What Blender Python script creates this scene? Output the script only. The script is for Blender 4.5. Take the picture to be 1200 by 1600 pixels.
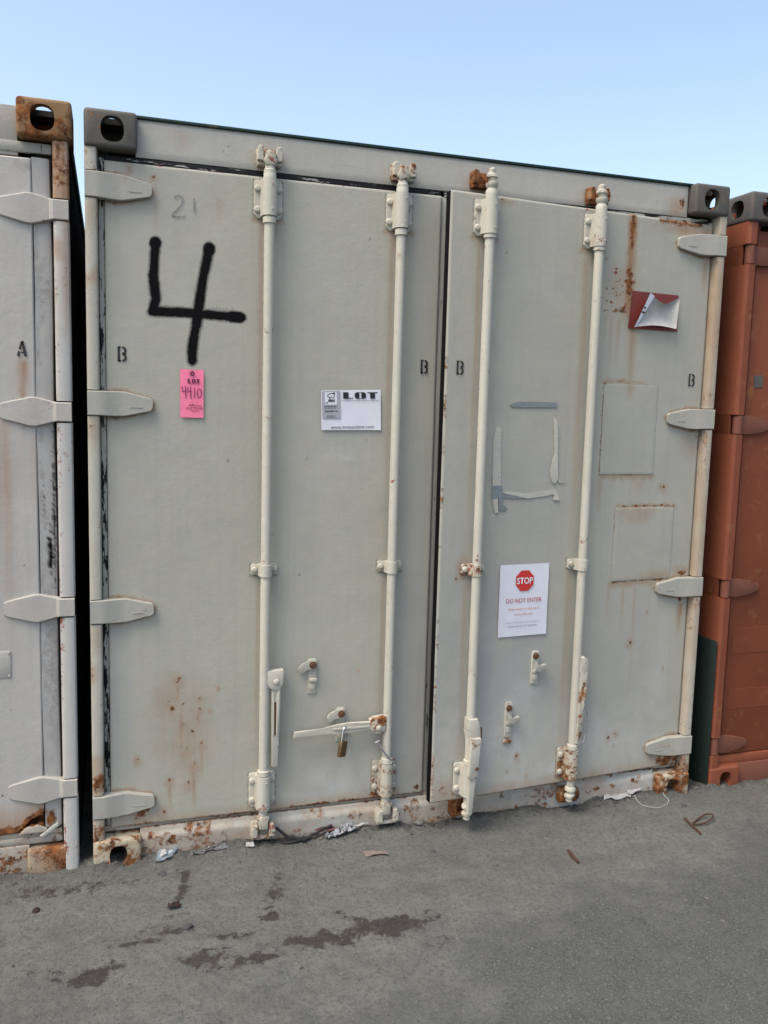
import bpy, bmesh, math, random
import numpy as np
from mathutils import Vector, Matrix

# ------------------------------------------------------------------ scene, camera, light
scene = bpy.context.scene
for o in list(bpy.data.objects): bpy.data.objects.remove(o)
COL = scene.collection
rad = math.radians
random.seed(7)

cam_d = bpy.data.cameras.new('camera'); cam = bpy.data.objects.new('camera', cam_d); COL.objects.link(cam)
scene.camera = cam
cam_d.sensor_fit = 'VERTICAL'; cam_d.sensor_height = 36.0; cam_d.lens = 1351.3 / 1600 * 36.0
cam_d.clip_start = 0.05; cam_d.clip_end = 3000
def cam_matrix(loc, yaw, pitch, roll):
    f = Vector((math.sin(yaw) * math.cos(pitch), math.cos(yaw) * math.cos(pitch), math.sin(pitch)))
    rt = Vector((math.cos(yaw), -math.sin(yaw), 0)); up = rt.cross(f)
    r2 = rt * math.cos(roll) + up * math.sin(roll); u2 = -rt * math.sin(roll) + up * math.cos(roll)
    m = Matrix((r2, u2, -f)).transposed().to_4x4(); m.translation = Vector(loc); return m
cam.matrix_world = cam_matrix((0.0694, -3.0032, 1.5999), 0.3082, -0.1169, 0.0268)

SUN_EL, SUN_AZ = rad(60), rad(245)          # azimuth clockwise from +Y: off to the camera's left
world = bpy.data.worlds.new('World'); scene.world = world; world.use_nodes = True
wn = world.node_tree.nodes; wl = world.node_tree.links; wn.clear()
sky = wn.new('ShaderNodeTexSky'); sky.sky_type = 'NISHITA'; sky.sun_disc = False
sky.sun_elevation = SUN_EL; sky.sun_rotation = SUN_AZ
sky.air_density = 1.0; sky.dust_density = 3.2; sky.ozone_density = 0.0; sky.altitude = 0
bg = wn.new('ShaderNodeBackground'); bg.inputs['Strength'].default_value = 0.12
wo = wn.new('ShaderNodeOutputWorld'); wl.new(sky.outputs[0], bg.inputs[0]); wl.new(bg.outputs[0], wo.inputs[0])

sun_d = bpy.data.lights.new('sun', 'SUN'); sun_d.energy = 1.15; sun_d.angle = rad(32); sun_d.color = (1.0, 0.95, 0.88)
sun = bpy.data.objects.new('sun', sun_d); COL.objects.link(sun)
sd = Vector((math.sin(SUN_AZ) * math.cos(SUN_EL), math.cos(SUN_AZ) * math.cos(SUN_EL), math.sin(SUN_EL)))
sun.rotation_euler = (-sd).to_track_quat('-Z', 'Y').to_euler()

scene.view_settings.view_transform = 'Standard'; scene.view_settings.look = 'None'
scene.view_settings.exposure = 1.40; scene.view_settings.gamma = 1.0
scene.view_settings.use_white_balance = True; scene.view_settings.white_balance_temperature = 6850; scene.view_settings.white_balance_tint = 8.0
scene.render.engine = 'CYCLES'

# ------------------------------------------------------------------ node helper and materials
class NT:
    def __init__(self, name):
        self.m = bpy.data.materials.new(name); self.m.use_nodes = True
        self.t = self.m.node_tree; self.n = self.t.nodes; self.l = self.t.links
        self.bsdf = self.n['Principled BSDF']
    def new(self, t): return self.n.new(t)
    def put(self, sock, v):
        if isinstance(v, bpy.types.NodeSocket): self.l.new(v, sock)
        elif v is not None:
            if hasattr(sock.default_value, '__len__') and hasattr(v, '__len__') and len(sock.default_value) == 4 and len(v) == 3: v = (*v, 1)
            sock.default_value = v
    def math(self, op, a, b=None, c=None, clamp=False):
        x = self.new('ShaderNodeMath'); x.operation = op; x.use_clamp = clamp
        self.put(x.inputs[0], a)
        if b is not None: self.put(x.inputs[1], b)
        if c is not None: self.put(x.inputs[2], c)
        return x.outputs[0]
    def mix(self, fac, a, b, mode='MIX'):
        x = self.new('ShaderNodeMix'); x.data_type = 'RGBA'; x.blend_type = mode; x.clamp_factor = True
        self.put(x.inputs[0], fac); self.put(x.inputs[6], a); self.put(x.inputs[7], b); return x.outputs[2]
    def ramp(self, v, lo, hi, a=0.0, b=1.0):
        x = self.new('ShaderNodeMapRange'); x.clamp = True
        for i, s in enumerate((v, lo, hi, a, b)): self.put(x.inputs[i], s)
        return x.outputs[0]
    def coord(self, scale=(1, 1, 1), rnd=True):
        tc = self.new('ShaderNodeTexCoord'); mp = self.new('ShaderNodeMapping'); mp.vector_type = 'POINT'
        self.l.new(tc.outputs['Object'], mp.inputs[0]); mp.inputs['Scale'].default_value = scale
        if rnd:
            oi = self.new('ShaderNodeObjectInfo'); cb = self.new('ShaderNodeCombineXYZ')
            for i, k in enumerate((9.1, 5.3, 7.7)): self.l.new(self.math('MULTIPLY', oi.outputs['Random'], k), cb.inputs[i])
            self.l.new(cb.outputs[0], mp.inputs['Location'])
        return mp.outputs[0]
    def noise(self, vec, scale, detail=3, rough=0.55, out='Fac'):
        x = self.new('ShaderNodeTexNoise'); self.l.new(vec, x.inputs['Vector'])
        x.inputs['Scale'].default_value = scale; x.inputs['Detail'].default_value = detail; x.inputs['Roughness'].default_value = rough
        return x.outputs[out]
    def voro(self, vec, scale, out='Distance', feature='F1', rnd=1.0):
        x = self.new('ShaderNodeTexVoronoi'); x.feature = feature; self.l.new(vec, x.inputs['Vector'])
        x.inputs['Scale'].default_value = scale; x.inputs['Randomness'].default_value = rnd; return x.outputs[out]
    def attr(self, name):
        x = self.new('ShaderNodeAttribute'); x.attribute_name = name
        s = self.new('ShaderNodeSeparateColor'); self.l.new(x.outputs['Color'], s.inputs[0])
        return s.outputs[0], s.outputs[1], s.outputs[2], x.outputs['Alpha']
    def bump(self, h, strength=0.2, dist=0.002):
        b = self.new('ShaderNodeBump'); b.inputs['Strength'].default_value = strength; b.inputs['Distance'].default_value = dist
        self.l.new(h, b.inputs['Height']); self.l.new(b.outputs[0], self.bsdf.inputs['Normal'])
    def out(self, col, rough=0.6, metal=0.0, spec=0.4):
        self.put(self.bsdf.inputs['Base Color'], col); self.put(self.bsdf.inputs['Roughness'], rough)
        self.put(self.bsdf.inputs['Metallic'], metal); self.put(self.bsdf.inputs['Specular IOR Level'], spec)
        return self.m

RUST_D, RUST_L = (0.045, 0.018, 0.010), (0.25, 0.095, 0.032)

ALB = 0.90
def paint(name, col, rust=0.0, primer=0.0, chip=None, chipcol=(0.02, 0.02, 0.024), chipstretch=(40, 40, 9), rough=0.62, masks=False, var=0.10, stretch=True, rustscale=55, spec=0.25, tint=(1.03, 0.98, 0.90)):
    """weathered paint on steel: even tone drift, run-down streaks, speckled rust, primer chips; optional painted-on wear masks"""
    N = NT(name); v = N.coord(rnd=not masks); col = tuple(min(.8, k * ALB * t) for k, t in zip(col, (1.0, 1.0, .985)))
    big = N.noise(v, 2.2, 4, 0.6); mid = N.noise(v, 14, 4, 0.6); fine = N.noise(v, 160, 2, 0.5)
    st = N.noise(N.coord((38, 38, 1.3), rnd=not masks), 1.0, 3, 0.6)
    dark = tuple(c * (1 - 1.6 * var) for c in col); warm = tuple(c * t for c, t in zip(col, tint))
    c = N.mix(N.ramp(big, .35, .68), col, dark)
    c = N.mix(N.math('MULTIPLY', N.ramp(mid, .42, .75), .5), c, warm)
    smg = N.noise(v, 5.5, 9, .78); c = N.mix(N.ramp(smg, .40, .62, 0, .30), c, tuple(k * .74 for k in col)); c = N.mix(N.ramp(N.noise(v, 33, 6, .8), .56, .70, 0, .22), c, tuple(min(.85, k * 1.22) for k in col))
    if stretch: c = N.mix(N.math('MULTIPLY', N.ramp(st, .50, .80), .34), c, tuple(k * .76 for k in col))
    c = N.mix(N.math('MULTIPLY', N.ramp(fine, .58, .80), .25), c, tuple(k * .72 for k in col))
    rn = N.noise(v, rustscale, 5, 0.68)
    hgt = fine; rm = None
    if masks:
        r, g, b, a = N.attr('wear'); r2, g2, b2, a2 = N.attr('wear2')
        gm = N.math('MULTIPLY', b, N.ramp(mid, .15, .70, .55, 1.0)); c = N.mix(gm, c, (.26, .275, .285))
        cm = N.math('MULTIPLY', r2, N.ramp(N.noise(v, 9, 7, .72), .28, .72)); c = N.mix(N.math('MULTIPLY', cm, .75), c, (.50, .50, .495))
        dm = N.math('MULTIPLY', g2, N.ramp(N.noise(v, 70, 5, .7), .35, .62)); c = N.mix(dm, c, (.085, .075, .062))
        sm = N.math('MULTIPLY', g, N.ramp(N.noise(N.coord((60, 60, 5), rnd=False), 1.0, 4, .65), .25, .75, .45, 1.0))
        c = N.mix(N.math('MULTIPLY', sm, 1.15, clamp=True), c, N.mix(.84, c, (.26, .118, .036)))
        pm = N.ramp(N.math('ADD', b2, N.math('MULTIPLY', N.math('SUBTRACT', N.noise(v, 90, 4, .65), .5), 1.1)), .42, .58); c = N.mix(pm, c, (.20, .055, .04))
        rm = N.ramp(N.math('SUBTRACT', N.math('ADD', r, rust), rn), -.07, .12)
    elif rust > 0:
        lump = N.noise(v, 9, 3, .6)
        thr = N.math('ADD', N.math('MULTIPLY', N.math('SUBTRACT', lump, .5), .9), rust)
        rm = N.ramp(N.math('SUBTRACT', thr, rn), -.05, .07)
        halo = N.ramp(N.math('SUBTRACT', N.math('ADD', thr, .05), N.noise(v, rustscale * .4, 3, .6)), -.06, .16)
        c = N.mix(N.math('MULTIPLY', halo, .55), c, N.mix(.6, c, (.26, .14, .06)))
    if primer > 0:
        pm = N.ramp(N.math('SUBTRACT', primer, N.noise(v, 26, 4, .62)), -.01, .025); c = N.mix(pm, c, (.24, .075, .055))
    if chip is not None:
        cv = N.noise(N.coord(chipstretch), 1.0, 5, .7)
        km = N.ramp(N.math('SUBTRACT', chip, cv), -.01, .02); c = N.mix(km, c, chipcol)
    if rm is not None:
        rc = N.mix(N.ramp(N.noise(v, 48, 4, .65), .36, .64), RUST_D, RUST_L); c = N.mix(rm, c, rc)
        hgt = N.math('ADD', N.math('MULTIPLY', fine, .4), N.math('MULTIPLY', rm, N.noise(v, 120, 3, .6)))
    if masks:
        spk = N.ramp(N.math('ADD', a, N.math('MULTIPLY', N.math('SUBTRACT', N.noise(v, 210, 2, .5), .5), .42)), .16, .74)
        c = N.mix(spk, c, (.0035, .0035, .004)); spec = N.math('SUBTRACT', spec, N.math('MULTIPLY', spk, spec * .7))
    N.bump(N.math('ADD', hgt, N.math('MULTIPLY', N.noise(v, 42, 4, .65), 1.1)), .42, .0022)
    ro = N.ramp(big, .3, .7, rough - .06, rough + .10)
    if rm is not None: ro = N.math('ADD', ro, N.math('MULTIPLY', rm, .3), clamp=True)
    return N.out(c, ro, 0.0, spec)

def simple(name, col, rough=.6, metal=0., var=.15, scale=30, spec=.4, bump=.15, rnd=True):
    N = NT(name); v = N.coord(rnd=rnd)
    n = N.noise(v, scale, 4, .6)
    c = N.mix(N.ramp(n, .3, .7), col, tuple(k * (1 - 2 * var) for k in col))
    if bump: N.bump(N.noise(v, scale * 5, 3, .6), bump, .0008)
    return N.out(c, rough, metal, spec)

DOORC = (.403, .398, .352)
M = {}
M['door'] = paint('door_paint', DOORC, masks=True, var=.06)
M['patch'] = paint('patch_paint', (.40, .39, .345), rust=0.18, var=.06)
M['header'] = paint('header_paint', (.425, .42, .39), masks=True, var=.06)
M['cream'] = paint('cream_paint', (.50, .485, .43), rust=.28, primer=.315, var=.07)
M['creamrusty'] = paint('cream_paint_rusty', (.48, .46, .40), rust=.43, primer=.37, var=.08)
M['rod'] = paint('rod_paint', (.51, .495, .44), rust=.24, primer=.305, var=.07)
M['post'] = paint('post_paint', (.47, .455, .40), masks=True, rust=0.0, var=.08)
M['hinge'] = paint('hinge_paint', (.385, .38, .345), rust=0.26, primer=.22, var=.07)
M['sill'] = paint('sill_paint', (.455, .45, .415), masks=True, var=.10)
M['gasket'] = paint('gasket_paint', (.40, .40, .37), chip=.475, chipcol=(.006,.006,.008), var=.08)
M['gasketdark'] = paint('gasket_dark', (.40, .40, .37), chip=.60, chipcol=(.006,.006,.009), chipstretch=(7, 30, 60), var=.08)
M['gaskettop'] = paint('gasket_top', (.40, .40, .37), chip=.50, chipcol=(.008,.008,.010), chipstretch=(9, 30, 60), var=.08)
M['flange'] = paint('door_flange_paint', (.40, .40, .37), chip=.34, chipcol=(.02,.02,.02), var=.08)
M['rubber'] = simple('black_rubber', (.004, .004, .0045), .85, var=.2, spec=.1)
M['castgrey'] = paint('casting_grey', (.105, .10, .093), rust=0.22, var=.12, rough=.6)
M['castred'] = paint('casting_weathered_grey', (.105, .10, .098), rust=0.3, primer=.30, var=.12, rough=.6)
M['castrust'] = paint('casting_rust', (.27, .165, .085), rust=0.5, var=.15, rough=.7, rustscale=22)
M['castlow'] = paint('casting_low', (.46, .42, .33), rust=0.50, var=.2, rough=.7, rustscale=30)
M['castlowA'] = paint('casting_low_brown', (.40, .33, .25), rust=0.52, var=.15, rough=.7, rustscale=18)
M['green'] = paint('green_rail', (.010, .034, .029), rust=0.2, var=.1)
M['rustbolt'] = simple('rusty_bolt', (.145, .060, .030), .85, var=.35, scale=160)
M['rustblock'] = paint('rusty_keeper', (.30, .22, .14), rust=0.6, var=.2, rustscale=40)
M['doorA'] = paint('left_door_paint', (.445, .435, .42), masks=True, var=.06, tint=(1.03, .97, .92))
M['postA'] = paint('left_post_paint', (.48, .475, .46), masks=True, var=.06, tint=(1.03, .98, .93))
M['hingeA'] = paint('left_hinge_paint', (.43, .415, .39), rust=0.25, primer=.25, var=.06)
M['flangeA'] = paint('left_flange_paint', (.45, .44, .43), masks=True, var=.1)
M['sillA'] = paint('left_sill_paint', (.42, .385, .34), rust=0.4, primer=.30, var=.12)
M['wallA'] = simple('left_side_shaded', (.045, .044, .043), .8, spec=.1)  # near black: the shade of the gap is put into the wall colour
M['wallB'] = simple('side_shaded', (.04, .04, .036), .8, spec=.1)  # darkened likewise, so the gaps beside this container look deeply shaded
M['red'] = paint('red_paint', (.195, .055, .028), rust=.27, var=.18, primer=.20, tint=(1.0, .95, .9))
M['redpost'] = paint('red_post_paint', (.225, .066, .036), rust=.27, var=.16, tint=(1.0, .97, .95))
M['redpale'] = paint('red_hinge_paint', (.19, .072, .050), rust=0.22, var=.12)
M['greenboard'] = paint('dark_green_board', (.015, .028, .025), var=.15, rust=0.1, rough=.6)
M['wood'] = simple('interior_dark', (.03, .025, .02), .9)
M['galv'] = simple('bare_steel', (.34, .35, .37), .45, metal=.5, var=.2, scale=60)
M['brass'] = simple('brass', (.17, .105, .05), .55, metal=.6, var=.25, scale=70)
M['chrome'] = simple('shackle_steel', (.55, .56, .58), .22, metal=1.0, var=.1)
M['ink'] = simple('black_ink', (.012, .012, .016), .6, bump=0)
M['stencil'] = paint('stencil_black', (.035, .035, .038), chip=.36, chipcol=(.30, .295, .27), var=.1)
M['pencil'] = simple('pencil_grey', (.27, .27, .255), .7, var=.3, scale=200, bump=0)
M['greyink'] = simple('grey_ink', (.33, .34, .38), .6, bump=0, var=.08)
M['pink'] = simple('pink_card', (.86, .20, .335), .75, var=.06, scale=40)
M['tagink'] = simple('tag_ink', (.10, .010, .045), .7, bump=0)
M['pen'] = simple('marker_pen', (.17, .012, .10), .7, bump=0)
M['paper'] = simple('white_paper', (.62, .635, .70), .8, var=.03, scale=18, bump=.05)
M['redink'] = simple('red_ink', (.52, .032, .028), .6, bump=0, var=.05)
M['redtext'] = simple('red_text_ink', (.42, .06, .05), .6, bump=0, var=.05)
M['orangetext'] = simple('orange_text_ink', (.55, .19, .13), .6, bump=0, var=.05)
M['placard'] = simple('placard_red', (.185, .028, .022), .5, var=.18, scale=25)
M['sheet'] = simple('peeled_sheet', (.40, .40, .385), .55, var=.10, scale=35)
M['ducttape'] = simple('duct_tape', (.20, .23, .245), .55, var=.12, scale=90)
M['tapeback'] = simple('tape_residue', (.455, .445, .39), .8, var=.12, scale=120, bump=.3)
M['litter'] = simple('dirty_paper', (.35, .35, .345), .85, var=.12, scale=60)
M['wrap'] = simple('dull_wrapper', (.17, .17, .165), .5, var=.25, scale=60)
M['plastic'] = simple('clear_plastic', (.30, .31, .33), .35, var=.1, scale=60)
M['blueplastic'] = simple('bluish_plastic', (.20, .25, .28), .35, var=.2, scale=60)
M['rustrod'] = simple('rusty_wire', (.075, .035, .025), .85, var=.3, scale=100)
M['blackstrap'] = simple('black_strap', (.014, .014, .016), .6)
M['string'] = simple('white_string', (.30, .30, .285), .85)
M['brownlump'] = simple('dark_brown_lump', (.035, .017, .014), .95, var=.3, scale=80)
M['pinkpaper'] = simple('faded_pink_scrap', (.20, .15, .14), .85, var=.15, scale=60)
M['stone'] = simple('grey_stone', (.17, .165, .155), .9, var=.25, scale=50)
M['stonedark'] = simple('dark_stone', (.065, .065, .07), .9, var=.25, scale=50)
M['redscrap'] = simple('red_scrap', (.16, .05, .05), .7, var=.2)

# ------------------------------------------------------------------ mesh helpers
def finish(bm, name, mat, parent=None, loc=None, rot=None, smooth=35):
    me = bpy.data.meshes.new(name)
    bmesh.ops.recalc_face_normals(bm, faces=bm.faces)
    bm.to_mesh(me); bm.free()
    return link(me, name, mat, parent, loc, rot, smooth)
def link(me, name, mat, parent=None, loc=None, rot=None, smooth=35):
    if mat is not None and not me.materials: me.materials.append(mat)
    if smooth and len(me.polygons):
        me.polygons.foreach_set('use_smooth', [True] * len(me.polygons)); me.set_sharp_from_angle(angle=rad(smooth))
    o = bpy.data.objects.new(name, me); COL.objects.link(o)
    if parent: o.parent = parent
    if loc is not None: o.location = loc
    if rot is not None: o.rotation_euler = rot
    return o
def copy_to(src, parent, loc, rot=None):
    o = src.copy(); COL.objects.link(o); o.parent = parent; o.location = loc
    if rot is not None: o.rotation_euler = rot
    return o
def B(): return bmesh.new()
def box(bm, lo, hi, bev=0.0, seg=2):
    r = bmesh.ops.create_cube(bm, size=1.0); vs = r['verts']
    for v in vs: v.co = Vector([lo[i] + (v.co[i] + .5) * (hi[i] - lo[i]) for i in range(3)])
    if bev > 0:
        es = list({e for v in vs for e in v.link_edges})
        bmesh.ops.bevel(bm, geom=es, offset=bev, segments=seg, profile=.5, affect='EDGES')
def prism(bm, pts, y0, y1, bev=0.0, seg=2, yfun=None):
    """outline in the x-z plane, extruded from y0 (front) to y1"""
    a = [bm.verts.new((x, y0 + (yfun(x, z) if yfun else 0), z)) for x, z in pts]
    b = [bm.verts.new((x, y1, z)) for x, z in pts]
    n = len(pts); f = bm.faces.new(a); bm.faces.new(b[::-1])
    for i in range(n): bm.faces.new((a[i], a[(i + 1) % n], b[(i + 1) % n], b[i]))
    if bev > 0: bmesh.ops.bevel(bm, geom=list(f.edges), offset=bev, segments=seg, profile=.5, affect='EDGES')
def vprism(bm, pts, z0, z1):
    """outline in the x-y plane, extruded in z"""
    a = [bm.verts.new((x, y, z0)) for x, y in pts]; b = [bm.verts.new((x, y, z1)) for x, y in pts]; n = len(pts)
    bm.faces.new(a); bm.faces.new(b[::-1])
    for i in range(n): bm.faces.new((a[i], a[(i + 1) % n], b[(i + 1) % n], b[i]))
def tube(bm, pts, r, n=10, cap=True, flat=1.0):
    pts = [Vector(p) for p in pts]; rs = r if hasattr(r, '__len__') else [r] * len(pts)
    rings = []; prev = None
    for i, p in enumerate(pts):
        t = (pts[min(i + 1, len(pts) - 1)] - pts[max(i - 1, 0)]).normalized()
        if prev is None:
            ref = Vector((0, 0, 1)) if abs(t.z) < .9 else Vector((1, 0, 0)); u = t.cross(ref).normalized()
        else: u = (prev - t * prev.dot(t)).normalized()
        w = t.cross(u); prev = u
        rings.append([bm.verts.new(p + (u * math.cos(k * 2 * math.pi / n) + w * math.sin(k * 2 * math.pi / n) * flat) * rs[i]) for k in range(n)])
    for a, b in zip(rings, rings[1:]):
        for k in range(n): bm.faces.new((a[k], a[(k + 1) % n], b[(k + 1) % n], b[k]))
    if cap: bm.faces.new(rings[0][::-1]); bm.faces.new(rings[-1])
def lathe_z(bm, cx, cy, prof, n=20):
    """prof: list of (z, r) bottom to top, round a vertical axis"""
    rings = [[bm.verts.new((cx + r * math.cos(2 * math.pi * k / n), cy + r * math.sin(2 * math.pi * k / n), z)) for k in range(n)] for z, r in prof]
    for a, b in zip(rings, rings[1:]):
        for k in range(n): bm.faces.new((a[k], a[(k + 1) % n], b[(k + 1) % n], b[k]))
    bm.faces.new(rings[0][::-1]); bm.faces.new(rings[-1])
def ribbon(bm, pts, w, y=0.0):
    """flat pen stroke in the x-z plane"""
    pts = [Vector((p[0], 0, p[1])) for p in pts]; ws = w if hasattr(w, '__len__') else [w] * len(pts)
    L = []; R_ = []
    for i, p in enumerate(pts):
        t = (pts[min(i + 1, len(pts) - 1)] - pts[max(i - 1, 0)]).normalized(); s = Vector((-t.z, 0, t.x)) * ws[i] / 2
        L.append(bm.verts.new((p.x + s.x, y, p.z + s.z))); R_.append(bm.verts.new((p.x - s.x, y, p.z - s.z)))
    for i in range(len(pts) - 1): bm.faces.new((L[i], L[i + 1], R_[i + 1], R_[i]))
def rectf(bm, x0, z0, x1, z1, y=0.0):
    bm.faces.new([bm.verts.new(c) for c in ((x0, y, z0), (x1, y, z0), (x1, y, z1), (x0, y, z1))])
def text_mesh(body, size, width=None, bold=0.0, align='CENTER'):
    cu = bpy.data.curves.new('text', 'FONT'); cu.body = body; cu.size = size; cu.align_x = align; cu.align_y = 'CENTER'; cu.offset = bold
    cu.resolution_u = 3
    o = bpy.data.objects.new('text', cu); COL.objects.link(o)
    dg = bpy.context.evaluated_depsgraph_get(); me = bpy.data.meshes.new_from_object(o.evaluated_get(dg))
    bpy.data.objects.remove(o); bpy.data.curves.remove(cu)
    xs = [v.co.x for v in me.vertices]; w = max(xs) - min(xs); k = (width / w) if width else 1.0; cx = (max(xs) + min(xs)) / 2
    ys = [v.co.y for v in me.vertices]; cy = (max(ys) + min(ys)) / 2
    for v in me.vertices: v.co = Vector(((v.co.x - (cx if align == 'CENTER' else 0)) * k, 0, v.co.y - cy))
    return me
def tag(o, label=None, cat=None, group=None, kind=None):
    for k, v in (('label', label), ('category', cat), ('group', group), ('kind', kind)):
        if v: o[k] = v
    return o
def empty(name, loc=(0, 0, 0), rz=0.0):
    o = bpy.data.objects.new(name, None); COL.objects.link(o); o.location = loc; o.rotation_euler = (0, 0, rz); o.empty_display_size = .1; return o

def vnoise(x, z, s, seed=0):
    """smooth value noise on arrays, 0..1"""
    x = np.asarray(x) * s; z = np.asarray(z) * s
    xi = np.floor(x).astype(int); zi = np.floor(z).astype(int); fx = x - xi; fz = z - zi
    fx = fx * fx * (3 - 2 * fx); fz = fz * fz * (3 - 2 * fz)
    def h(a, b):
        n = (a * 374761393 + b * 668265263 + seed * 1442695041) & 0xffffffff
        n = ((n ^ (n >> 13)) * 1274126177) & 0xffffffff
        return ((n ^ (n >> 16)) & 0xffff) / 65535.0
    return (h(xi, zi) * (1 - fx) + h(xi + 1, zi) * fx) * (1 - fz) + (h(xi, zi + 1) * (1 - fx) + h(xi + 1, zi + 1) * fx) * fz
def fbm(x, z, s, seed=0, o=4):
    a = 0; k = .5; t = 0
    for i in range(o): a = a + vnoise(x, z, s * 2 ** i, seed + i) * k; t += k; k *= .5
    return a / t

class Wear:
    """amounts of wear at each point (x, z) of a surface; channels rust, stain, grey, spray | chalk, dirt and seam shade, primer"""
    CH = dict(rust=0, stain=1, grey=2, spray=3, chalk=4, dirt=5, primer=6)
    def __init__(s, x, z): s.x = x; s.z = z; s.a = np.zeros((len(x), 8), np.float32)
    def put(s, ch, f): i = s.CH[ch]; s.a[:, i] = np.maximum(s.a[:, i], f)
    def blob(s, ch, cx, cz, rx, rz=None, amp=1.0, rough=.5, seed=0, p=1.0):
        rz = rz or rx
        d = np.sqrt(((s.x - cx) / rx) ** 2 + ((s.z - cz) / rz) ** 2)
        d = d + (fbm(s.x, s.z, 1.4 / min(rx, rz), seed) - .5) * rough * 2
        s.put(ch, np.clip(1.15 - d, 0, 1) ** p * amp)
    def seg(s, ch, pts, r, amp=1.0, soft=.3, rough=.0, seed=0):
        best = np.full(len(s.x), 9.0)
        for (ax, az), (bx, bz) in zip(pts, pts[1:]):
            dx, dz = bx - ax, bz - az; t = np.clip(((s.x - ax) * dx + (s.z - az) * dz) / (dx * dx + dz * dz + 1e-9), 0, 1)
            best = np.minimum(best, np.hypot(s.x - ax - t * dx, s.z - az - t * dz))
        if rough: best = best + (fbm(s.x, s.z, .5 / r, seed) - .5) * rough * r * 2
        s.put(ch, np.clip((r - best) / (r * soft) + .5, 0, 1) * amp)
    def drip(s, ch, x, z0, z1, w, amp=1.0, seed=0):
        xx = s.x - x + (vnoise(s.z, s.z * 0, 6, seed) - .5) * w * .5
        f = np.exp(-(xx / w) ** 2) * np.clip((z0 - s.z) / .02, 0, 1) * np.clip((s.z - z1) / max(.02, (z0 - z1) * .7), 0, 1); s.put(ch, f * amp)
    def store(s, me):
        for nm, sl in (('wear', slice(0, 4)), ('wear2', slice(4, 8))):
            at = me.attributes.new(nm, 'FLOAT_COLOR', 'POINT'); at.data.foreach_set('color', np.ascontiguousarray(s.a[:, sl]).ravel())

def sheet(name, xs, zs, mat, parent, paintfun, thick=.05, yfun=None, loc=None, rot=None, holefun=None, round_=.004):
    """a dense upright plate facing -y with its edges turned back; wear amounts stored per vertex"""
    nx, nz = len(xs), len(zs); X, Z = np.meshgrid(xs, zs); X = X.ravel(); Z = Z.ravel()
    Y = np.zeros_like(X) if yfun is None else yfun(X, Z)
    e = np.minimum(np.minimum(X - xs[0], xs[-1] - X), np.minimum(Z - zs[0], zs[-1] - Z))
    Y = Y + np.where(e < 1e-6, round_, 0)
    idx = np.arange(nx * nz).reshape(nz, nx)
    q = np.stack([idx[:-1, :-1], idx[:-1, 1:], idx[1:, 1:], idx[1:, :-1]], -1).reshape(-1, 4)
    if holefun is not None:
        cx = X[q].mean(1); cz = Z[q].mean(1); q = q[~holefun(cx, cz)]
    bd = np.concatenate([idx[0, :], idx[1:, -1], idx[-1, -2::-1], idx[-2:0:-1, 0]]); nb = len(bd); base = nx * nz
    bx, bz = X[bd], Z[bd]; by = np.full(nb, thick)
    co = np.concatenate([np.stack([X, Y, Z], -1), np.stack([bx, by, bz], -1)])
    j = np.arange(nb); k = (j + 1) % nb
    side = np.stack([bd[k], bd[j], base + j, base + k], -1)
    faces = [tuple(f) for f in np.concatenate([q, side])] + [tuple(base + np.arange(nb)[::-1])]
    me = bpy.data.meshes.new(name); me.from_pydata([tuple(c) for c in co.tolist()], [], [tuple(int(i) for i in f) for f in faces]); me.update()
    W = Wear(co[:, 0], co[:, 2])
    if paintfun: paintfun(W)
    W.store(me)
    return link(me, name, mat, parent, loc, rot, 40)

# ------------------------------------------------------------------ the ground
gx = np.unique(np.concatenate([-np.geomspace(.9, 400, 26)[::-1], np.arange(-.85, 3.4, .0095), 3.4 + np.geomspace(.05, 400, 26)]))
gy = np.unique(np.concatenate([-2.0 - np.geomspace(.05, 400, 26)[::-1], np.arange(-2.0, .12, .0085), .12 + np.geomspace(.05, 400, 26)]))
GX, GY = [a.ravel() for a in np.meshgrid(gx, gy)]
def ground_z(x, y):
    x = np.asarray(x, float); y = np.asarray(y, float)
    near = np.exp(-np.maximum(0, -y - 1.5) / 2)
    z = (fbm(x, y, 2.2, 3) - .5) * .016 * near + (fbm(x, y, 14, 9) - .5) * .008 + (fbm(x, y, 55, 11) - .5) * .0045
    asp = asphalt(x, y); z = z * (1 - .55 * asp)
    berm = np.exp(-((y - .02) / .055) ** 2) * (fbm(x, y * .3, 9, 21) * .042 - .008 + (fbm(x, y, 40, 22) - .45) * .022) * (y > -.3)
    return z - .006 + np.maximum(berm, -.004)
def asphalt(x, y):
    edge = -.50 - .26 * np.clip((2.1 - np.asarray(x)) / 1.2, -.4, 1.6)      # the swept paving shows beyond this line
    return np.clip((edge - np.asarray(y)) / .34 + (fbm(x, y, 4, 40) - .5) * 2.6 + .2, 0, 1)
GZ = ground_z(GX, GY)
nx, ny = len(gx), len(gy); idx = np.arange(nx * ny).reshape(ny, nx)
q = np.stack([idx[:-1, :-1], idx[:-1, 1:], idx[1:, 1:], idx[1:, :-1]], -1).reshape(-1, 4)
me = bpy.data.meshes.new('ground'); me.from_pydata(np.stack([GX, GY, GZ], -1).tolist(), [], q.tolist()); me.update()
W = Wear(GX, GY); W.a[:, 0] = asphalt(GX, GY)
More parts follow.
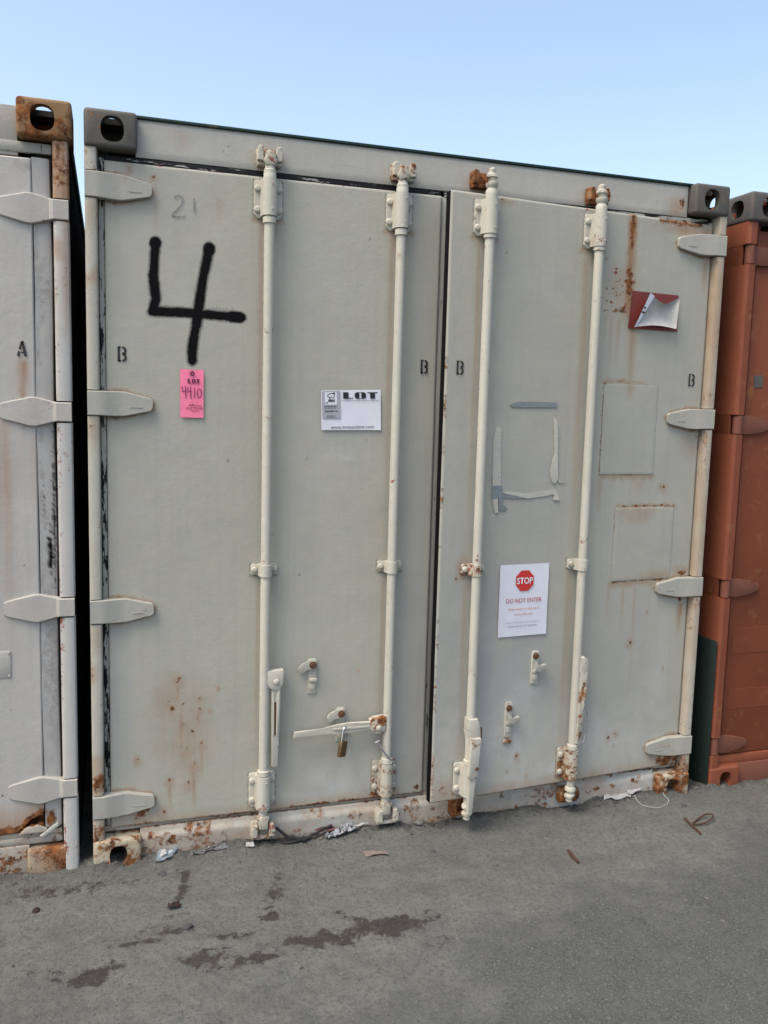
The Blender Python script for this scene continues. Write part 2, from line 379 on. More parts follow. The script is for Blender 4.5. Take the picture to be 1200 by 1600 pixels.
for cx, cy, rx, ry, amp, sd in ((.79, -.598, .18, .052, 1.05, 1), (.90, -.588, .11, .036, 1.0, 41), (.66, -.605, .07, .034, .95, 42), (.60, -.585, .07, .03, .8, 2), (.33, -.60, .07, .03, .8, 3), (.45, -.645, .11, .028, .85, 4), (.30, -.612, .045, .030, .9, 43), (0, -.60, .09, .042, .9, 5),
        (.14, -.475, .075, .020, .95, 6), (.25, -.452, .06, .016, .9, 7), (.19, -.425, .07, .022, .7, 45), (.535, -.44, .035, .042, 1.0, 8), (.575, -.32, .03, .05, .8, 9), (.60, -.24, .03, .05, .6, 46), (.40, -.515, .07, .022, .75, 10), (.755, -.49, .025, .02, .8, 11),
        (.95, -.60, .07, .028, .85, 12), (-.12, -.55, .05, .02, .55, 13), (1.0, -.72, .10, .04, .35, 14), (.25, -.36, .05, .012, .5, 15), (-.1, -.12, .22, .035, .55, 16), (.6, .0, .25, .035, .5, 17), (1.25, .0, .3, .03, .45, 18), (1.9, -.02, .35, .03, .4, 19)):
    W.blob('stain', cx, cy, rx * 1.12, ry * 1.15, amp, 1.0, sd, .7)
W.seg('stain', [(.304, -.11), (.295, -.19), (.258, -.29)], .013, .8, .9, 1.0, 30)
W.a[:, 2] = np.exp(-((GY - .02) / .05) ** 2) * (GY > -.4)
W.store(me)
N = NT('ground_dirt'); v = N.coord(rnd=False)
r, g, b, a = N.attr('wear')
big = N.noise(v, 1.5, 5, .65); mid = N.noise(v, 9, 6, .72); fine = N.noise(v, 70, 5, .75); grit = N.noise(v, 190, 3, .7); swp = N.noise(N.coord((2.2, 9, 1), rnd=False), 1.0, 6, .72)
dirt = N.mix(N.ramp(mid, .34, .66), (0.1204, 0.1254, 0.1161), (0.0828, 0.0854, 0.0788))
dirt = N.mix(N.ramp(big, .42, .66, 0, .55), dirt, (0.1317, 0.1365, 0.1252))
dirt = N.mix(N.ramp(swp, .46, .66, 0, .62), dirt, (0.0715, 0.0733, 0.0676))
dirt = N.mix(N.ramp(fine, .47, .64, 0, .75), dirt, (0.0564, 0.0572, 0.0515))
dirt = N.mix(N.ramp(grit, .54, .70, 0, .50), dirt, (0.1552, 0.1606, 0.1495))
dirt = N.mix(N.ramp(grit, .30, .44, .60, 0), dirt, (0.0470, 0.0472, 0.0435))
vc = N.voro(v, 250, 'Color'); vs = N.new('ShaderNodeSeparateColor'); N.l.new(vc, vs.inputs[0])
agg = N.mix(vs.outputs[0], (0.0376, 0.0412, 0.0424), (0.0922, 0.0974, 0.0959))
agg = N.mix(N.ramp(vs.outputs[1], .95, .97), agg, (0.1411, 0.1486, 0.1444))
agg = N.mix(N.ramp(N.noise(v, 14, 6, .75), .44, .70, 0, .7), agg, (0.0846, 0.0874, 0.0818))
am = N.ramp(N.math('ADD', r, N.math('MULTIPLY', N.math('SUBTRACT', N.noise(v, 10, 7, .78), .5), 2.2)), .20, 1.05)
c = N.mix(N.math('MULTIPLY', am, .9), dirt, agg)
sm = N.ramp(N.math('ADD', g, N.math('MULTIPLY', N.math('SUBTRACT', N.noise(v, 42, 7, .78), .5), 3.0)), .36, .66)
c = N.mix(N.math('MULTIPLY', sm, .95), c, N.mix(N.ramp(fine, .4, .6), (0.0226, 0.0201, 0.0182), (0.0433, 0.0391, 0.0344)))
pv = N.voro(v, 55, 'Distance'); pc = N.voro(v, 55, 'Color'); ps = N.new('ShaderNodeSeparateColor'); N.l.new(pc, ps.inputs[0])
spot = N.math('MULTIPLY', N.ramp(pv, .10, .24, 1, 0), N.ramp(ps.outputs[0], .76, .80)); c = N.mix(N.math('MULTIPLY', spot, .75), c, N.mix(N.ramp(ps.outputs[1], .78, .82), (0.0311, 0.0301, 0.0283), (0.1787, 0.1857, 0.1717)))
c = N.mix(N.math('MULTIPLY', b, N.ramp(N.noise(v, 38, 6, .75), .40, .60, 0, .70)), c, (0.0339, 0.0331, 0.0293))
N.bump(N.math('ADD', N.math('MULTIPLY', fine, 1.0), N.math('ADD', N.math('MULTIPLY', grit, .55), N.math('MULTIPLY', N.math('MULTIPLY', am, vs.outputs[2]), .5))), .75, .007)
tag(link(me, 'ground', N.out(c, .93, 0, .25), smooth=180), kind='structure')

# ------------------------------------------------------------------ shared hardware meshes
def hexbolt_mesh(r=.011, h=.010):
    bm = B(); n = 6
    for rr, y0, y1, k in ((r * 1.25, 0, -.003, 14), (r, -.002, -h, 6)):
        a = [bm.verts.new((rr * math.cos(2 * math.pi * i / k), y0, rr * math.sin(2 * math.pi * i / k))) for i in range(k)]
        b = [bm.verts.new((rr * (.86 if k == 6 else 1) * math.cos(2 * math.pi * i / k), y1, rr * (.86 if k == 6 else 1) * math.sin(2 * math.pi * i / k))) for i in range(k)]
        bm.faces.new(b)
        for i in range(k): bm.faces.new((a[i], a[(i + 1) % k], b[(i + 1) % k], b[i]))
    bmesh.ops.recalc_face_normals(bm, faces=bm.faces); me = bpy.data.meshes.new('bolt'); bm.to_mesh(me); bm.free(); return me
def roundbolt_mesh(r=.012, h=.009):
    bm = B(); k = 14; prof = [(0, r), (-.004, r), (-.0075, r * .8), (-h, r * .45)]
    rings = [[bm.verts.new((q_ * math.cos(2 * math.pi * i / k), y, q_ * math.sin(2 * math.pi * i / k))) for i in range(k)] for y, q_ in prof]
    for a, b in zip(rings, rings[1:]):
        for i in range(k): bm.faces.new((a[i], a[(i + 1) % k], b[(i + 1) % k], b[i]))
    bm.faces.new(rings[-1])
    bmesh.ops.recalc_face_normals(bm, faces=bm.faces); me = bpy.data.meshes.new('bolt'); bm.to_mesh(me); bm.free(); return me
BOLT = {}
for key, mat in (('cream', 'cream'), ('rust', 'rustbolt'), ('red', 'redpost'), ('A', 'hingeA')):
    m_ = roundbolt_mesh() if key in ('cream', 'red', 'A') else hexbolt_mesh(.0105, .011); m_.materials.append(M[mat]); BOLT[key] = m_
def bolt(parent, x, y, z, key='cream', s=1.0):
    o = bpy.data.objects.new('bolt', BOLT[key]); COL.objects.link(o); o.parent = parent; o.location = (x, y, z); o.rotation_euler = (0, random.random() * 6, 0); o.scale = (s, s, s); return o

ROD_Y = -.036
def rod_prof(r): return r
def lock_rod(door, x, mat, z0=.075, z1=2.43, name='lock_rod'):
    bm = B(); r = .0175
    lathe_z(bm, x, ROD_Y, [(z0, .013), (z0 + .004, .016), (z0 + .03, .016), (z0 + .034, .020), (z0 + .046, .020), (z0 + .05, r), (.270, r), (.271, .0225), (.288, .0225), (.291, r),
        (2.214, r), (2.217, .0225), (2.236, .0225), (2.239, r), (2.362, .0215), (2.376, .0215), (2.382, .0185), (z1 - .03, .0185), (z1 - .028, .0205), (z1 - .016, .0205), (z1 - .012, .017), (z1, .016)], 22)
    return finish(bm, name, mat, door)
def sleeve(door, x, z0, z1, mat, bk='cream', bs=1.0, plate=.048, right=True):
    bm = B()
    pl = [(x - plate, z0 + .012), (x - plate + .012, z0 - .002), (x + plate - .012, z0 - .002), (x + plate, z0 + .012), (x + plate, z1 - .006), (x + plate - .006, z1), (x - plate + .006, z1), (x - plate, z1 - .006)]
    prism(bm, pl, -.008, -.0005, .002)
    n = 18; a = []                                     # half-round cover over the rod
    for z in (z0 + .003, z1 - .001):
        ring = []
        for k in range(n + 1):
            t = math.pi * k / n; cxx = -math.cos(t) * .0255; cy = ROD_Y - math.sin(t) * .0255
            ring.append(bm.verts.new((x + cxx, cy, z)))
        ring = [bm.verts.new((x - .0285, -.004, z))] + ring + [bm.verts.new((x + .0285, -.004, z))]; a.append(ring)
    for k in range(len(a[0]) - 1): bm.faces.new((a[0][k], a[0][k + 1], a[1][k + 1], a[1][k]))
    bm.faces.new(a[0][::-1]); bm.faces.new(a[1])
    finish(bm, 'rod_bracket', mat, door)
    for sx in (-1, 1):
        for zz in (z0 + .027, z1 - .028): bolt(door, x + sx * .037, -.008, zz, bk, bs)
    for zz in (z0 + .025, z1 - .02):
        bm = B(); tube(bm, [(x + .006, ROD_Y - .0235, zz), (x + .006, ROD_Y - .0275, zz)], .0034, 8); finish(bm, 'rivet', M['rustbolt'] if mat is M['creamrusty'] else mat, door)
def clamp(door, x, z, mat, bk='cream'):
    bm = B()
    for sx in (-1, 1):
        prism(bm, [(x + sx * a_, z + b_) for a_, b_ in ((.018, -.017), (.042, -.020), (.048, -.014), (.048, .014), (.042, .020), (.018, .017))], -.009, -.0005, .0015)
    n = 14; rings = []
    for zz in (z - .021, z + .021):
        ring = [bm.verts.new((x - .024, -.004, zz))]
        for k in range(n + 1):
            t = math.pi * k / n; ring.append(bm.verts.new((x - math.cos(t) * .0215, ROD_Y - math.sin(t) * .0215, zz)))
        ring.append(bm.verts.new((x + .024, -.004, zz))); rings.append(ring)
    for k in range(len(rings[0]) - 1): bm.faces.new((rings[0][k], rings[0][k + 1], rings[1][k + 1], rings[1][k]))
    bm.faces.new(rings[0][::-1]); bm.faces.new(rings[1])
    finish(bm, 'rod_clamp', mat, door)
    for sx in (-1, 1): bolt(door, x + sx * .036, -.009, z, bk, .95)
def hinge(parent, x, s, z, mat, matk=None, L=.207, h=.040, name='hinge', y0=-.004, ydoor=.022):
    """knuckle flush with the post, strap bent back on to the door; s = direction of the door"""
    o = [(0, -h), (.042, -h), (.085, -h * 1.05), (.118, -h * 1.02), (L - .045, -h * .66), (L - .014, -h * .52), (L - .002, -h * .26), (L, 0), (L - .004, h * .26), (L - .016, h * .46), (L - .045, h * .60), (.118, h), (.085, h), (.042, h), (0, h)]
    pts = [(x + s * a_, z + b_) for a_, b_ in o]
    bm = B()
    def yf(xx, zz):
        d = (xx - x) * s; t = min(1, max(0, (d - .042) / .06)); return t * (ydoor - y0 - .012) * (1 if d < L - .05 else 1)
    # built in slices so that the bend is real
    cuts = [0, .038, .048, .085, .118, L - .045, L - .014, L]
    def half(d):
        seq = [(0, h, h), (.042, h, h), (.085, h * 1.05, h), (.118, h * 1.02, h), (L - .030, h * .70, h * .64), (L - .010, h * .60, h * .54), (L - .003, h * .48, h * .44), (L, h * .34, h * .30)]
        for (d0, a0, b0), (d1, a1, b1) in zip(seq, seq[1:]):
            if d <= d1: t = (d - d0) / (d1 - d0); return a0 + (a1 - a0) * t, b0 + (b1 - b0) * t
        return seq[-1][1:]
    ds = [0, .03, .040, .052, .070, .088, .105, .118, L - .060, L - .030, L - .010, L - .003, L]; rings = []
    for d in ds:
        lo, hi = half(d); y = y0 + yf(x + s * d, z); bk = ydoor + .012 if d > .03 else .03; bv = .0025
        rings.append([bm.verts.new(c_) for c_ in ((x + s * d, bk, z - lo), (x + s * d, y + bv, z - lo), (x + s * d, y, z - lo + bv), (x + s * d, y, z + hi - bv), (x + s * d, y + bv, z + hi), (x + s * d, bk, z + hi))])
    for a_, b_ in zip(rings, rings[1:]):
        for k in range(6): bm.faces.new((a_[k], a_[(k + 1) % 6], b_[(k + 1) % 6], b_[k]))
    bm.faces.new(rings[0][::-1]); bm.faces.new(rings[-1])
    # raised casting mark on the strap
    box(bm, (min(x + s * .135, x + s * .175), ydoor - .0135, z - .012), (max(x + s * .135, x + s * .175), ydoor - .008, z - .009))
    return finish(bm, name, mat, parent, smooth=16)

def bool_mesh(base_bm, cutters, name):
    def mk(bm, n):
        me = bpy.data.meshes.new(n); bmesh.ops.recalc_face_normals(bm, faces=bm.faces); bm.to_mesh(me); bm.free(); o = bpy.data.objects.new(n, me); COL.objects.link(o); return o
    o = mk(base_bm, name); cs = [mk(c_, 'cutter') for c_ in cutters]
    for c_ in cs:
        m_ = o.modifiers.new('b', 'BOOLEAN'); m_.operation = 'DIFFERENCE'; m_.object = c_; m_.solver = 'EXACT'
    dg = bpy.context.evaluated_depsgraph_get(); me = bpy.data.meshes.new_from_object(o.evaluated_get(dg)); me.name = name
    for x_ in [o] + cs: bpy.data.objects.remove(x_)
    return me
def casting_mesh(name, lower=None, r=.012):
    """hollow corner casting, outer corner at x=0, front y=0, top z=0 (x inwards, y back, z down)"""
    bm = B(); box(bm, (0, 0, -.118), (.162, .178, 0), r, 3)
    cut = []
    c_ = B(); box(c_, (.028, .030, -.094), (.134, .150, -.027)); cut.append(c_)
    def oval(axis, cx, cy, rx, ry, d0, d1, n=20):
        b_ = B(); rings = []
        for d in (d0, d1):
            ring = []
            for k in range(n):
                a_ = 2 * math.pi * k / n; u = math.copysign(abs(math.cos(a_)) ** .8, math.cos(a_)) * rx; w = math.copysign(abs(math.sin(a_)) ** .8, math.sin(a_)) * ry
                ring.append(b_.verts.new({'y': (cx + u, d, cy + w), 'z': (cx + u, cy + w, d), 'x': (d, cx + u, cy + w)}[axis]))
            rings.append(ring)
        for k in range(n): b_.faces.new((rings[0][k], rings[0][(k + 1) % n], rings[1][(k + 1) % n], rings[1][k]))
        b_.faces.new(rings[0][::-1]); b_.faces.new(rings[1]); return b_
    if lower == 'blind': return bool_mesh(bm, [], name)
    if lower: return bool_mesh(bm, [oval('y', .084, -.058, .030, .038, -.05, .165)], name)
    cut.append(oval('y', .086, -.059, .036, .040, -.05, .06)); cut.append(oval('x', .089, -.059, .038, .036, -.05, .06)); cut.append(oval('z', .082, .089, .034, .060, -.06, .05))
    return bool_mesh(bm, cut, name)
CAST = casting_mesh('corner_casting'); CASTLOW = casting_mesh('corner_casting', 'arch'); CASTBLIND = casting_mesh('corner_casting', 'blind')
def casting(parent, x, z, s, mat, top=True, y=-.008, blind=False):
    me = (CAST if top else CASTBLIND if blind else CASTLOW).copy(); me.materials.clear(); me.materials.append(mat)
    fl = 1 if top else -1
    for v_ in me.vertices: v_.co = Vector((v_.co.x * s, v_.co.y, v_.co.z * fl))
    if s * fl < 0: me.flip_normals()
    return link(me, 'corner_casting', mat, parent, (x, y, z), smooth=40)

def corrugated(parent, x, s, y0, y1, z0, z1, mat, name='side_wall'):
    """s: outward direction; trapezoidal corrugation"""
    bm = B(); pts = []; y = y0; d = 0
    pts.append((0, y0))
    y = y0 + .18
    while y < y1 - .2:
        pts += [(0, y), (-.036, y + .035), (-.036, y + .105), (0, y + .14)]; y += .21
    pts.append((0, y1))
    a_ = [bm.verts.new((x + s * (-.006 + p), yy, z0)) for p, yy in pts]; b_ = [bm.verts.new((x + s * (-.006 + p), yy, z1)) for p, yy in pts]
    a2 = [bm.verts.new((x + s * (-.010 + p), yy, z0)) for p, yy in pts]; b2 = [bm.verts.new((x + s * (-.010 + p), yy, z1)) for p, yy in pts]
    for i in range(len(pts) - 1): bm.faces.new((a_[i], a_[i + 1], b_[i + 1], b_[i])); bm.faces.new((a2[i + 1], a2[i], b2[i], b2[i + 1]))
    return finish(bm, name, mat, parent, smooth=20)
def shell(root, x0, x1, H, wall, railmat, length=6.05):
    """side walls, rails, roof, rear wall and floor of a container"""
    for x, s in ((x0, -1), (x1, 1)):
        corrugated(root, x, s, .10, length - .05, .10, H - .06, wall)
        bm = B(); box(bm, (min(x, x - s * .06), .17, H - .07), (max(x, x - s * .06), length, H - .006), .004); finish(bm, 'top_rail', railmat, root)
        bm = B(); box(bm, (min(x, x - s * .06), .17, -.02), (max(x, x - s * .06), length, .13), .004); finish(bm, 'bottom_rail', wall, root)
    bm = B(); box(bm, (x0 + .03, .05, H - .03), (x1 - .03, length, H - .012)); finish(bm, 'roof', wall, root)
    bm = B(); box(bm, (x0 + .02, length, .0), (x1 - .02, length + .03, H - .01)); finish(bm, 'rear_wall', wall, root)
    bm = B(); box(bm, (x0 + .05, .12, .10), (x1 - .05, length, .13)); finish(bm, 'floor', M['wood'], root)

def keeper(root, x, z, y, rusty, s=1):
    """cam keeper: back plate with two horns"""
    bm = B()
    box(bm, (x - .043, y - .010, z - .026), (x + .043, y, z + .026), .004)
    for sx in (-1, 1):
        pts = [(x + sx * .020, z - .024), (x + sx * .042, z - .020), (x + sx * .044, z + .006), (x + sx * .036, z + .027), (x + sx * .022, z + .024)]
        if sx < 0: pts = pts[::-1]
        prism(bm, pts, y - .046, y - .008, .003, 1)
    prism(bm, [(x - .040, z - .034), (x + .040, z - .034), (x + .043, z - .022), (x - .043, z - .022)], y - .034, y - .004, .003)
    return finish(bm, 'cam_keeper', M['rustblock'] if rusty else M['creamrusty'], root)
def cam_end(door, x, z, mat, up=1):
    bm = B()
    box(bm, (x - .017, ROD_Y - .019, min(z, z + up * .05)), (x + .017, ROD_Y + .016, max(z, z + up * .05)), .006)
    for sx in (-1, 1): box(bm, (x + sx * .013 - .008, ROD_Y - .016, z + up * .014 - .006), (x + sx * .013 + .008, ROD_Y + .012, z + up * .014 + .012), .004)
    return finish(bm, 'cam', mat, door)
def free_cam(door, x, z, mat, up=1):
    """the bare notched end of a rod that is out of its keeper"""
    bm = B(); dz = up
    prof = [(0, .017), (.008, .0225), (.018, .0225), (.022, .015), (.032, .016), (.036, .021), (.046, .019), (.05, .013), (.062, .014), (.068, .010)]
    pr_ = [(z + dz * a_, r_) for a_, r_ in prof]
    if up < 0: pr_ = pr_[::-1]
    lathe_z(bm, x, ROD_Y, pr_, 12)
    for v_ in bm.verts:
        k = (v_.co.z - z) * dz
        if k > .02: v_.co.x += .004 * math.sin(k * 90) ; v_.co.y *= 1
    box(bm, (x - .022, ROD_Y - .012, z + dz * .040 - .006), (x + .006, ROD_Y + .010, z + dz * .040 + .006), .003)
    return finish(bm, 'cam', mat, door)

# ------------------------------------------------------------------ the middle container
H = 2.522; WID = 2.438
boxB = tag(empty('shipping_container'), 'grey beige shipping container with a sprayed black 4 and its right door ajar', 'container')
HZ = [2.291, 1.5988, .8995, .2084]           # hinge heights

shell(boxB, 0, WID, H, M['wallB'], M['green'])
for x, s in ((0, 1), (WID, -1)):
    casting(boxB, x, H, s, M['castgrey'], True)
    casting(boxB, x, -.030, s, M['castlow'], False)
    # corner post, cut at the hinge knuckles
    segs = []; z = .088
    for hz in HZ[::-1]: segs.append((z, hz - .0435)); z = hz + .0435
    segs.append((z, H - .118))
    prof = [(0, .05), (0, .008), (.003, .002), (.008, 0), (.030, 0), (.035, .003), (.0375, .010), (.040, .05)]
    bm = B()
    for z0, z1 in segs:
        zz = np.linspace(z0, z1, max(3, int((z1 - z0) / .03)))
        rings = [[bm.verts.new((x + s * px, py, z_)) for px, py in prof] for z_ in zz]
        for a_, b_ in zip(rings, rings[1:]):
            for k in range(len(prof)): bm.faces.new((a_[k], a_[(k + 1) % len(prof)], b_[(k + 1) % len(prof)], b_[k]))
        bm.faces.new(rings[0][::-1]); bm.faces.new(rings[-1])
    post = finish(bm, 'corner_post', M['post'], boxB, smooth=35)
    co = np.array([v_.co for v_ in post.data.vertices]); Wp = Wear(co[:, 0], co[:, 2])
    for i, hz in enumerate(HZ):
        Wp.blob('rust', x + s * .02, hz - .065, .03, .03, .62, .6, i); Wp.blob('stain', x + s * .02, hz - .09, .03, .06, .6, .4, i); Wp.blob('rust', x + s * .02, hz + .055, .02, .02, .5, .6, i + 4)
    Wp.blob('rust', x + s * .02, .11, .05, .09, .66, .5, 3); Wp.put('rust', .40 * (fbm(co[:, 0] * 3, co[:, 2], 5, 5) > .56))
    Wp.put('stain', .55 * (fbm(co[:, 0], co[:, 2], 3, 6) > .55))
    if s < 0: Wp.blob('primer', WID - .01, 2.33, .03, .12, .5, .6, 7); Wp.blob('primer', WID - .01, 1.9, .03, .3, .42, .6, 7); Wp.blob('stain', WID - .03, 2.0, .04, .6, .8, .4, 8); Wp.blob('stain', WID - .03, 1.0, .04, .9, .6, .4, 9)
    else: Wp.blob('rust', .02, .30, .04, .05, .8, .5, 11)
    Wp.store(post.data)
    bm = B(); box(bm, (min(x, x + s * .075), .052, .08), (max(x, x + s * .075), .11, H - .115)); finish(bm, 'door_jamb', M['wallB'], boxB)
    bm = B()
    box(bm, (min(x + s * .041, x + s * .059), .040, .12), (max(x + s * .041, x + s * .059), .053, 2.385), .003); finish(bm, 'side_gasket', M['gasket'], boxB)
for i, hz in enumerate(HZ): hinge(boxB, 0, 1, hz, M['hinge'])

def wear_header(W):
    W.blob('stain', .30, 2.47, .05, .04, .3, .4, 1); W.blob('rust', 2.24, 2.45, .02, .06, .62, .6, 2); W.blob('stain', 2.22, 2.43, .06, .05, .7, .4, 3)
    W.blob('rust', 2.12, 2.44, .014, .014, .68, .6, 4)
    for cx in (.59, 1.067, 1.371, 1.848): W.blob('dirt', cx, 2.405, .05, .012, .55, .6, 5); W.blob('stain', cx, 2.43, .06, .04, .35, .5, 6)
    W.put('rust', .40 * (fbm(W.x, W.z, 18, 8) > .74))
sheet('header', np.arange(.158, WID - .157, .012), np.arange(2.396, 2.5141, .0118), M['header'], boxB, wear_header, .06, lambda x, z: .034 + 0 * x, round_=.003)
bm = B(); box(bm, (.150, .028, 2.5145), (WID - .150, .13, 2.5245), .002); finish(bm, 'roof_edge', M['green'], boxB)
bm = B(); box(bm, (.062, .039, 2.374), (1.222, .050, 2.3955), .003); finish(bm, 'top_gasket', M['gasketdark'], boxB)
bm = B(); box(bm, (1.236, .039, 2.374), (WID - .06, .050, 2.3955), .003); finish(bm, 'top_gasket', M['gaskettop'], boxB)

def wear_sill(W):
    W.put('rust', np.clip(.60 - (W.z - .0) / .09, 0, .52) * (fbm(W.x, W.z, 7, 3) > .45))
    for i, (cx, cz, r, a_) in enumerate(((.26, .05, .07, .62), (.36, .06, .06, .6), (.45, .05, .05, .5), (.19, .07, .04, .6), (.77, .075, .02, .6), (.86, .06, .02, .62), (.95, .075, .02, .55), (1.26, .05, .03, .62), (1.35, .045, .05, .62), (2.0, .05, .035, .7), (2.08, .055, .03, .62), (2.17, .07, .03, .72))):
        W.blob('rust', cx, cz, r, r * .6, a_, .7, i)
    W.put('rust', .52 * (fbm(W.x, W.z, 14, 61) > .54) * np.clip(1.3 - np.abs(W.x - .33) / .28, 0, 1)); W.put('rust', .5 * (fbm(W.x, W.z, 16, 62) > .66)); W.put('stain', .45 * np.clip((fbm(W.x, W.z, 6, 63) - .50) * 5, 0, 1)); W.put('rust', .60 * np.clip(1 - (.104 - W.z) / .014, 0, 1) * (fbm(W.x, W.z * 0, 14, 64) > .45))
    W.blob('primer', .82, .02, .05, .018, .62, .6, 30); W.blob('primer', .73, .03, .02, .012, .6, .6, 31); W.blob('primer', 1.95, .04, .04, .02, .55, .6, 33); W.blob('primer', .48, .015, .06, .012, .55, .6, 32)
    W.put('stain', np.clip(1 - np.abs(W.x - .33) / .26, 0, 1) * .75 * fbm(W.x, W.z, 9, 4)); W.put('stain', .22 * (fbm(W.x, W.z, 5, 5) > .55))
    W.put('dirt', np.clip(1 - (W.z + .02) / .045, 0, 1) * .75 + .25 * (fbm(W.x, W.z, 12, 7) > .6)); W.put('grey', .35 * fbm(W.x, W.z, 3, 8))
sheet('door_sill', np.arange(.158, WID - .157, .006), np.arange(-.03, .1041, .006), M['sill'], boxB, wear_sill, .06, lambda x, z: .030 - .012 * np.clip((.09 - z) / .02, 0, 1), round_=.003)
bm = B(); box(bm, (.04, .046, .098), (WID - .04, .10, .125)); finish(bm, 'sill_ledge', M['sillA'], boxB)

for x in (.590, 1.067): keeper(boxB, x, 2.440, .034, False)
keeper(boxB, 1.371, 2.445, .034, True); keeper(boxB, 1.848, 2.433, .034, True)
for x in (.590, 1.067): keeper(boxB, x, .062, .020, False)
for x in (1.371, 1.848): keeper(boxB, x, .058, .020, True)

# ---- left door
def wear_left(W):
    four = ([(.219, 2.132), (.212, 2.024), (.220, 1.946), (.208, 1.907)], [(.208, 1.907), (.337, 1.907), (.503, 1.903)], [(.394, 2.127), (.375, 2.036), (.354, 1.886), (.341, 1.811), (.337, 1.75)])
    for i, st in enumerate(four): W.seg('spray', st, .0165 if i != 2 else .0178, 1.0, 1.05, .22, 50 + i)
    for i, st in enumerate(four): W.seg('spray', st, .024, .24, 1.6, .3, 60 + i)
    W.seg('spray', [(.219, 2.130), (.218, 2.125)], .0195, 1, .6); W.seg('spray', [(.394, 2.125), (.393, 2.118)], .0205, 1, .6); W.seg('spray', [(.47, 1.904), (.498, 1.903)], .0195, 1, .6)
    for x in np.arange(.23, .48, .011):                                      # overspray fuzz above the cross stroke
        W.seg('spray', [(x, 1.91), (x + .001, 1.925 + .008 * random.random())], .0045, .34, 1.6)
    for i, (x, z, r, a_) in enumerate(((.289, .643, .016, .72), (.267, .539, .020, .70), (.258, .560, .012, .66), (.365, .567, .010, .6), (.363, .527, .012, .62), (.34, .446, .013, .66), (.372, .40, .015, .66), (.345, .288, .011, .72),
            (.151, .36, .010, .66), (.26, .271, .012, .68), (.327, .256, .012, .7), (.305, .548, .010, .6), (.31, .39, .03, .50), (.35, .33, .02, .52), (.43, .60, .006, .6), (.40, .52, .007, .6), (.135, 2.362, .010, .62), (.214, 2.339, .008, .72), (.95, .63, .004, .7), (.30, .47, .02, .5),
            (.12, .235, .02, .62), (.17, .155, .05, .62), (.24, .155, .02, .66))):
        W.blob('rust', x, z, r, r, a_, .7, i); W.blob('stain', x, z - r, r * 2.0, r * 2.6, .6, .4, i)
    W.blob('stain', .31, .44, .11, .22, .42, .5, 20); W.blob('stain', .27, .57, .06, .10, .5, .5, 21)
    for x, z0, l in ((.289, .63, .12), (.30, .53, .26), (.345, .28, .14), (.26, .265, .12), (.372, .39, .15), (.36, .52, .1)): W.drip('stain', x, z0, z0 - l, .007, .8, int(x * 900))
    e = fbm(W.x, W.z * .0, 11, 4)
    W.put('rust', np.clip(.80 - (W.z - .115) / (.032 * (.4 + e * 1.3)), 0, .66) * np.where((W.x > .68) & (W.x < 1.07), 1.0, .80) * (fbm(W.x, W.z * 0, 15, 6) > .36))
    W.put('stain', np.clip(1 - (W.z - .11) / .05, 0, .6) * fbm(W.x, W.z * 0, 16, 7))
    W.blob('rust', 1.028, .135, .03, .022, .9, .4, 40); W.blob('dirt', 1.025, .13, .018, .02, 1.0, .3, 41)
    W.blob('rust', 1.20, .14, .025, .05, .66, .7, 42)
    W.blob('grey', .861, .191, .06, .04, .7, .6, 43); W.blob('grey', .985, .155, .03, .045, .6, .7, 44); W.blob('grey', 1.00, .37, .05, .06, .5, .6, 46)
    W.blob('chalk', .86, .19, .14, .11, .85, .5, 45); W.blob('chalk', .98, .25, .22, .14, .55, .6, 47); W.blob('chalk', .883, 1.426, .03, .013, .95, .7, 48); W.blob('chalk', .80, .16, .3, .06, .6, .5, 49)
    W.blob('grey', 1.15, .55, .10, .9, .55, .4, 51); W.blob('grey', 1.15, .5, .06, .10, .45, .6, 52); W.blob('grey', 1.14, .38, .03, .05, .75, .5, 53); W.blob('grey', 1.14, .27, .03, .02, .8, .5, 54); W.blob('grey', 1.15, 1.15, .09, .4, .35, .5, 55)
    W.blob('grey', .09, .55, .05, .45, .50, .4, 56); W.blob('grey', .86, 1.47, .12, .06, .25, .7, 57); W.blob('dirt', .44, 2.27, .004, .004, .5)
    for x, z in ((.955, 2.20), (.46, 1.41), (.74, 1.42), (.62, 1.15), (.72, 1.00), (.96, 1.49)): W.blob('dirt', x, z, .006, .006, .9, .6, int(x * 99))
    W.drip('stain', .565, 2.25, 1.2, .010, .30, 3); W.drip('stain', 1.037, 2.25, 1.0, .010, .34, 4); W.drip('stain', .425, 2.30, 2.18, .012, .35, 5)
    W.drip('stain', .22, 2.33, 2.10, .006, .35, 6)
    W.put('primer', .5 * np.clip(1 - (2.376 - W.z) / .02, 0, 1) * (fbm(W.x, W.z * 0, 30, 9) > .6))
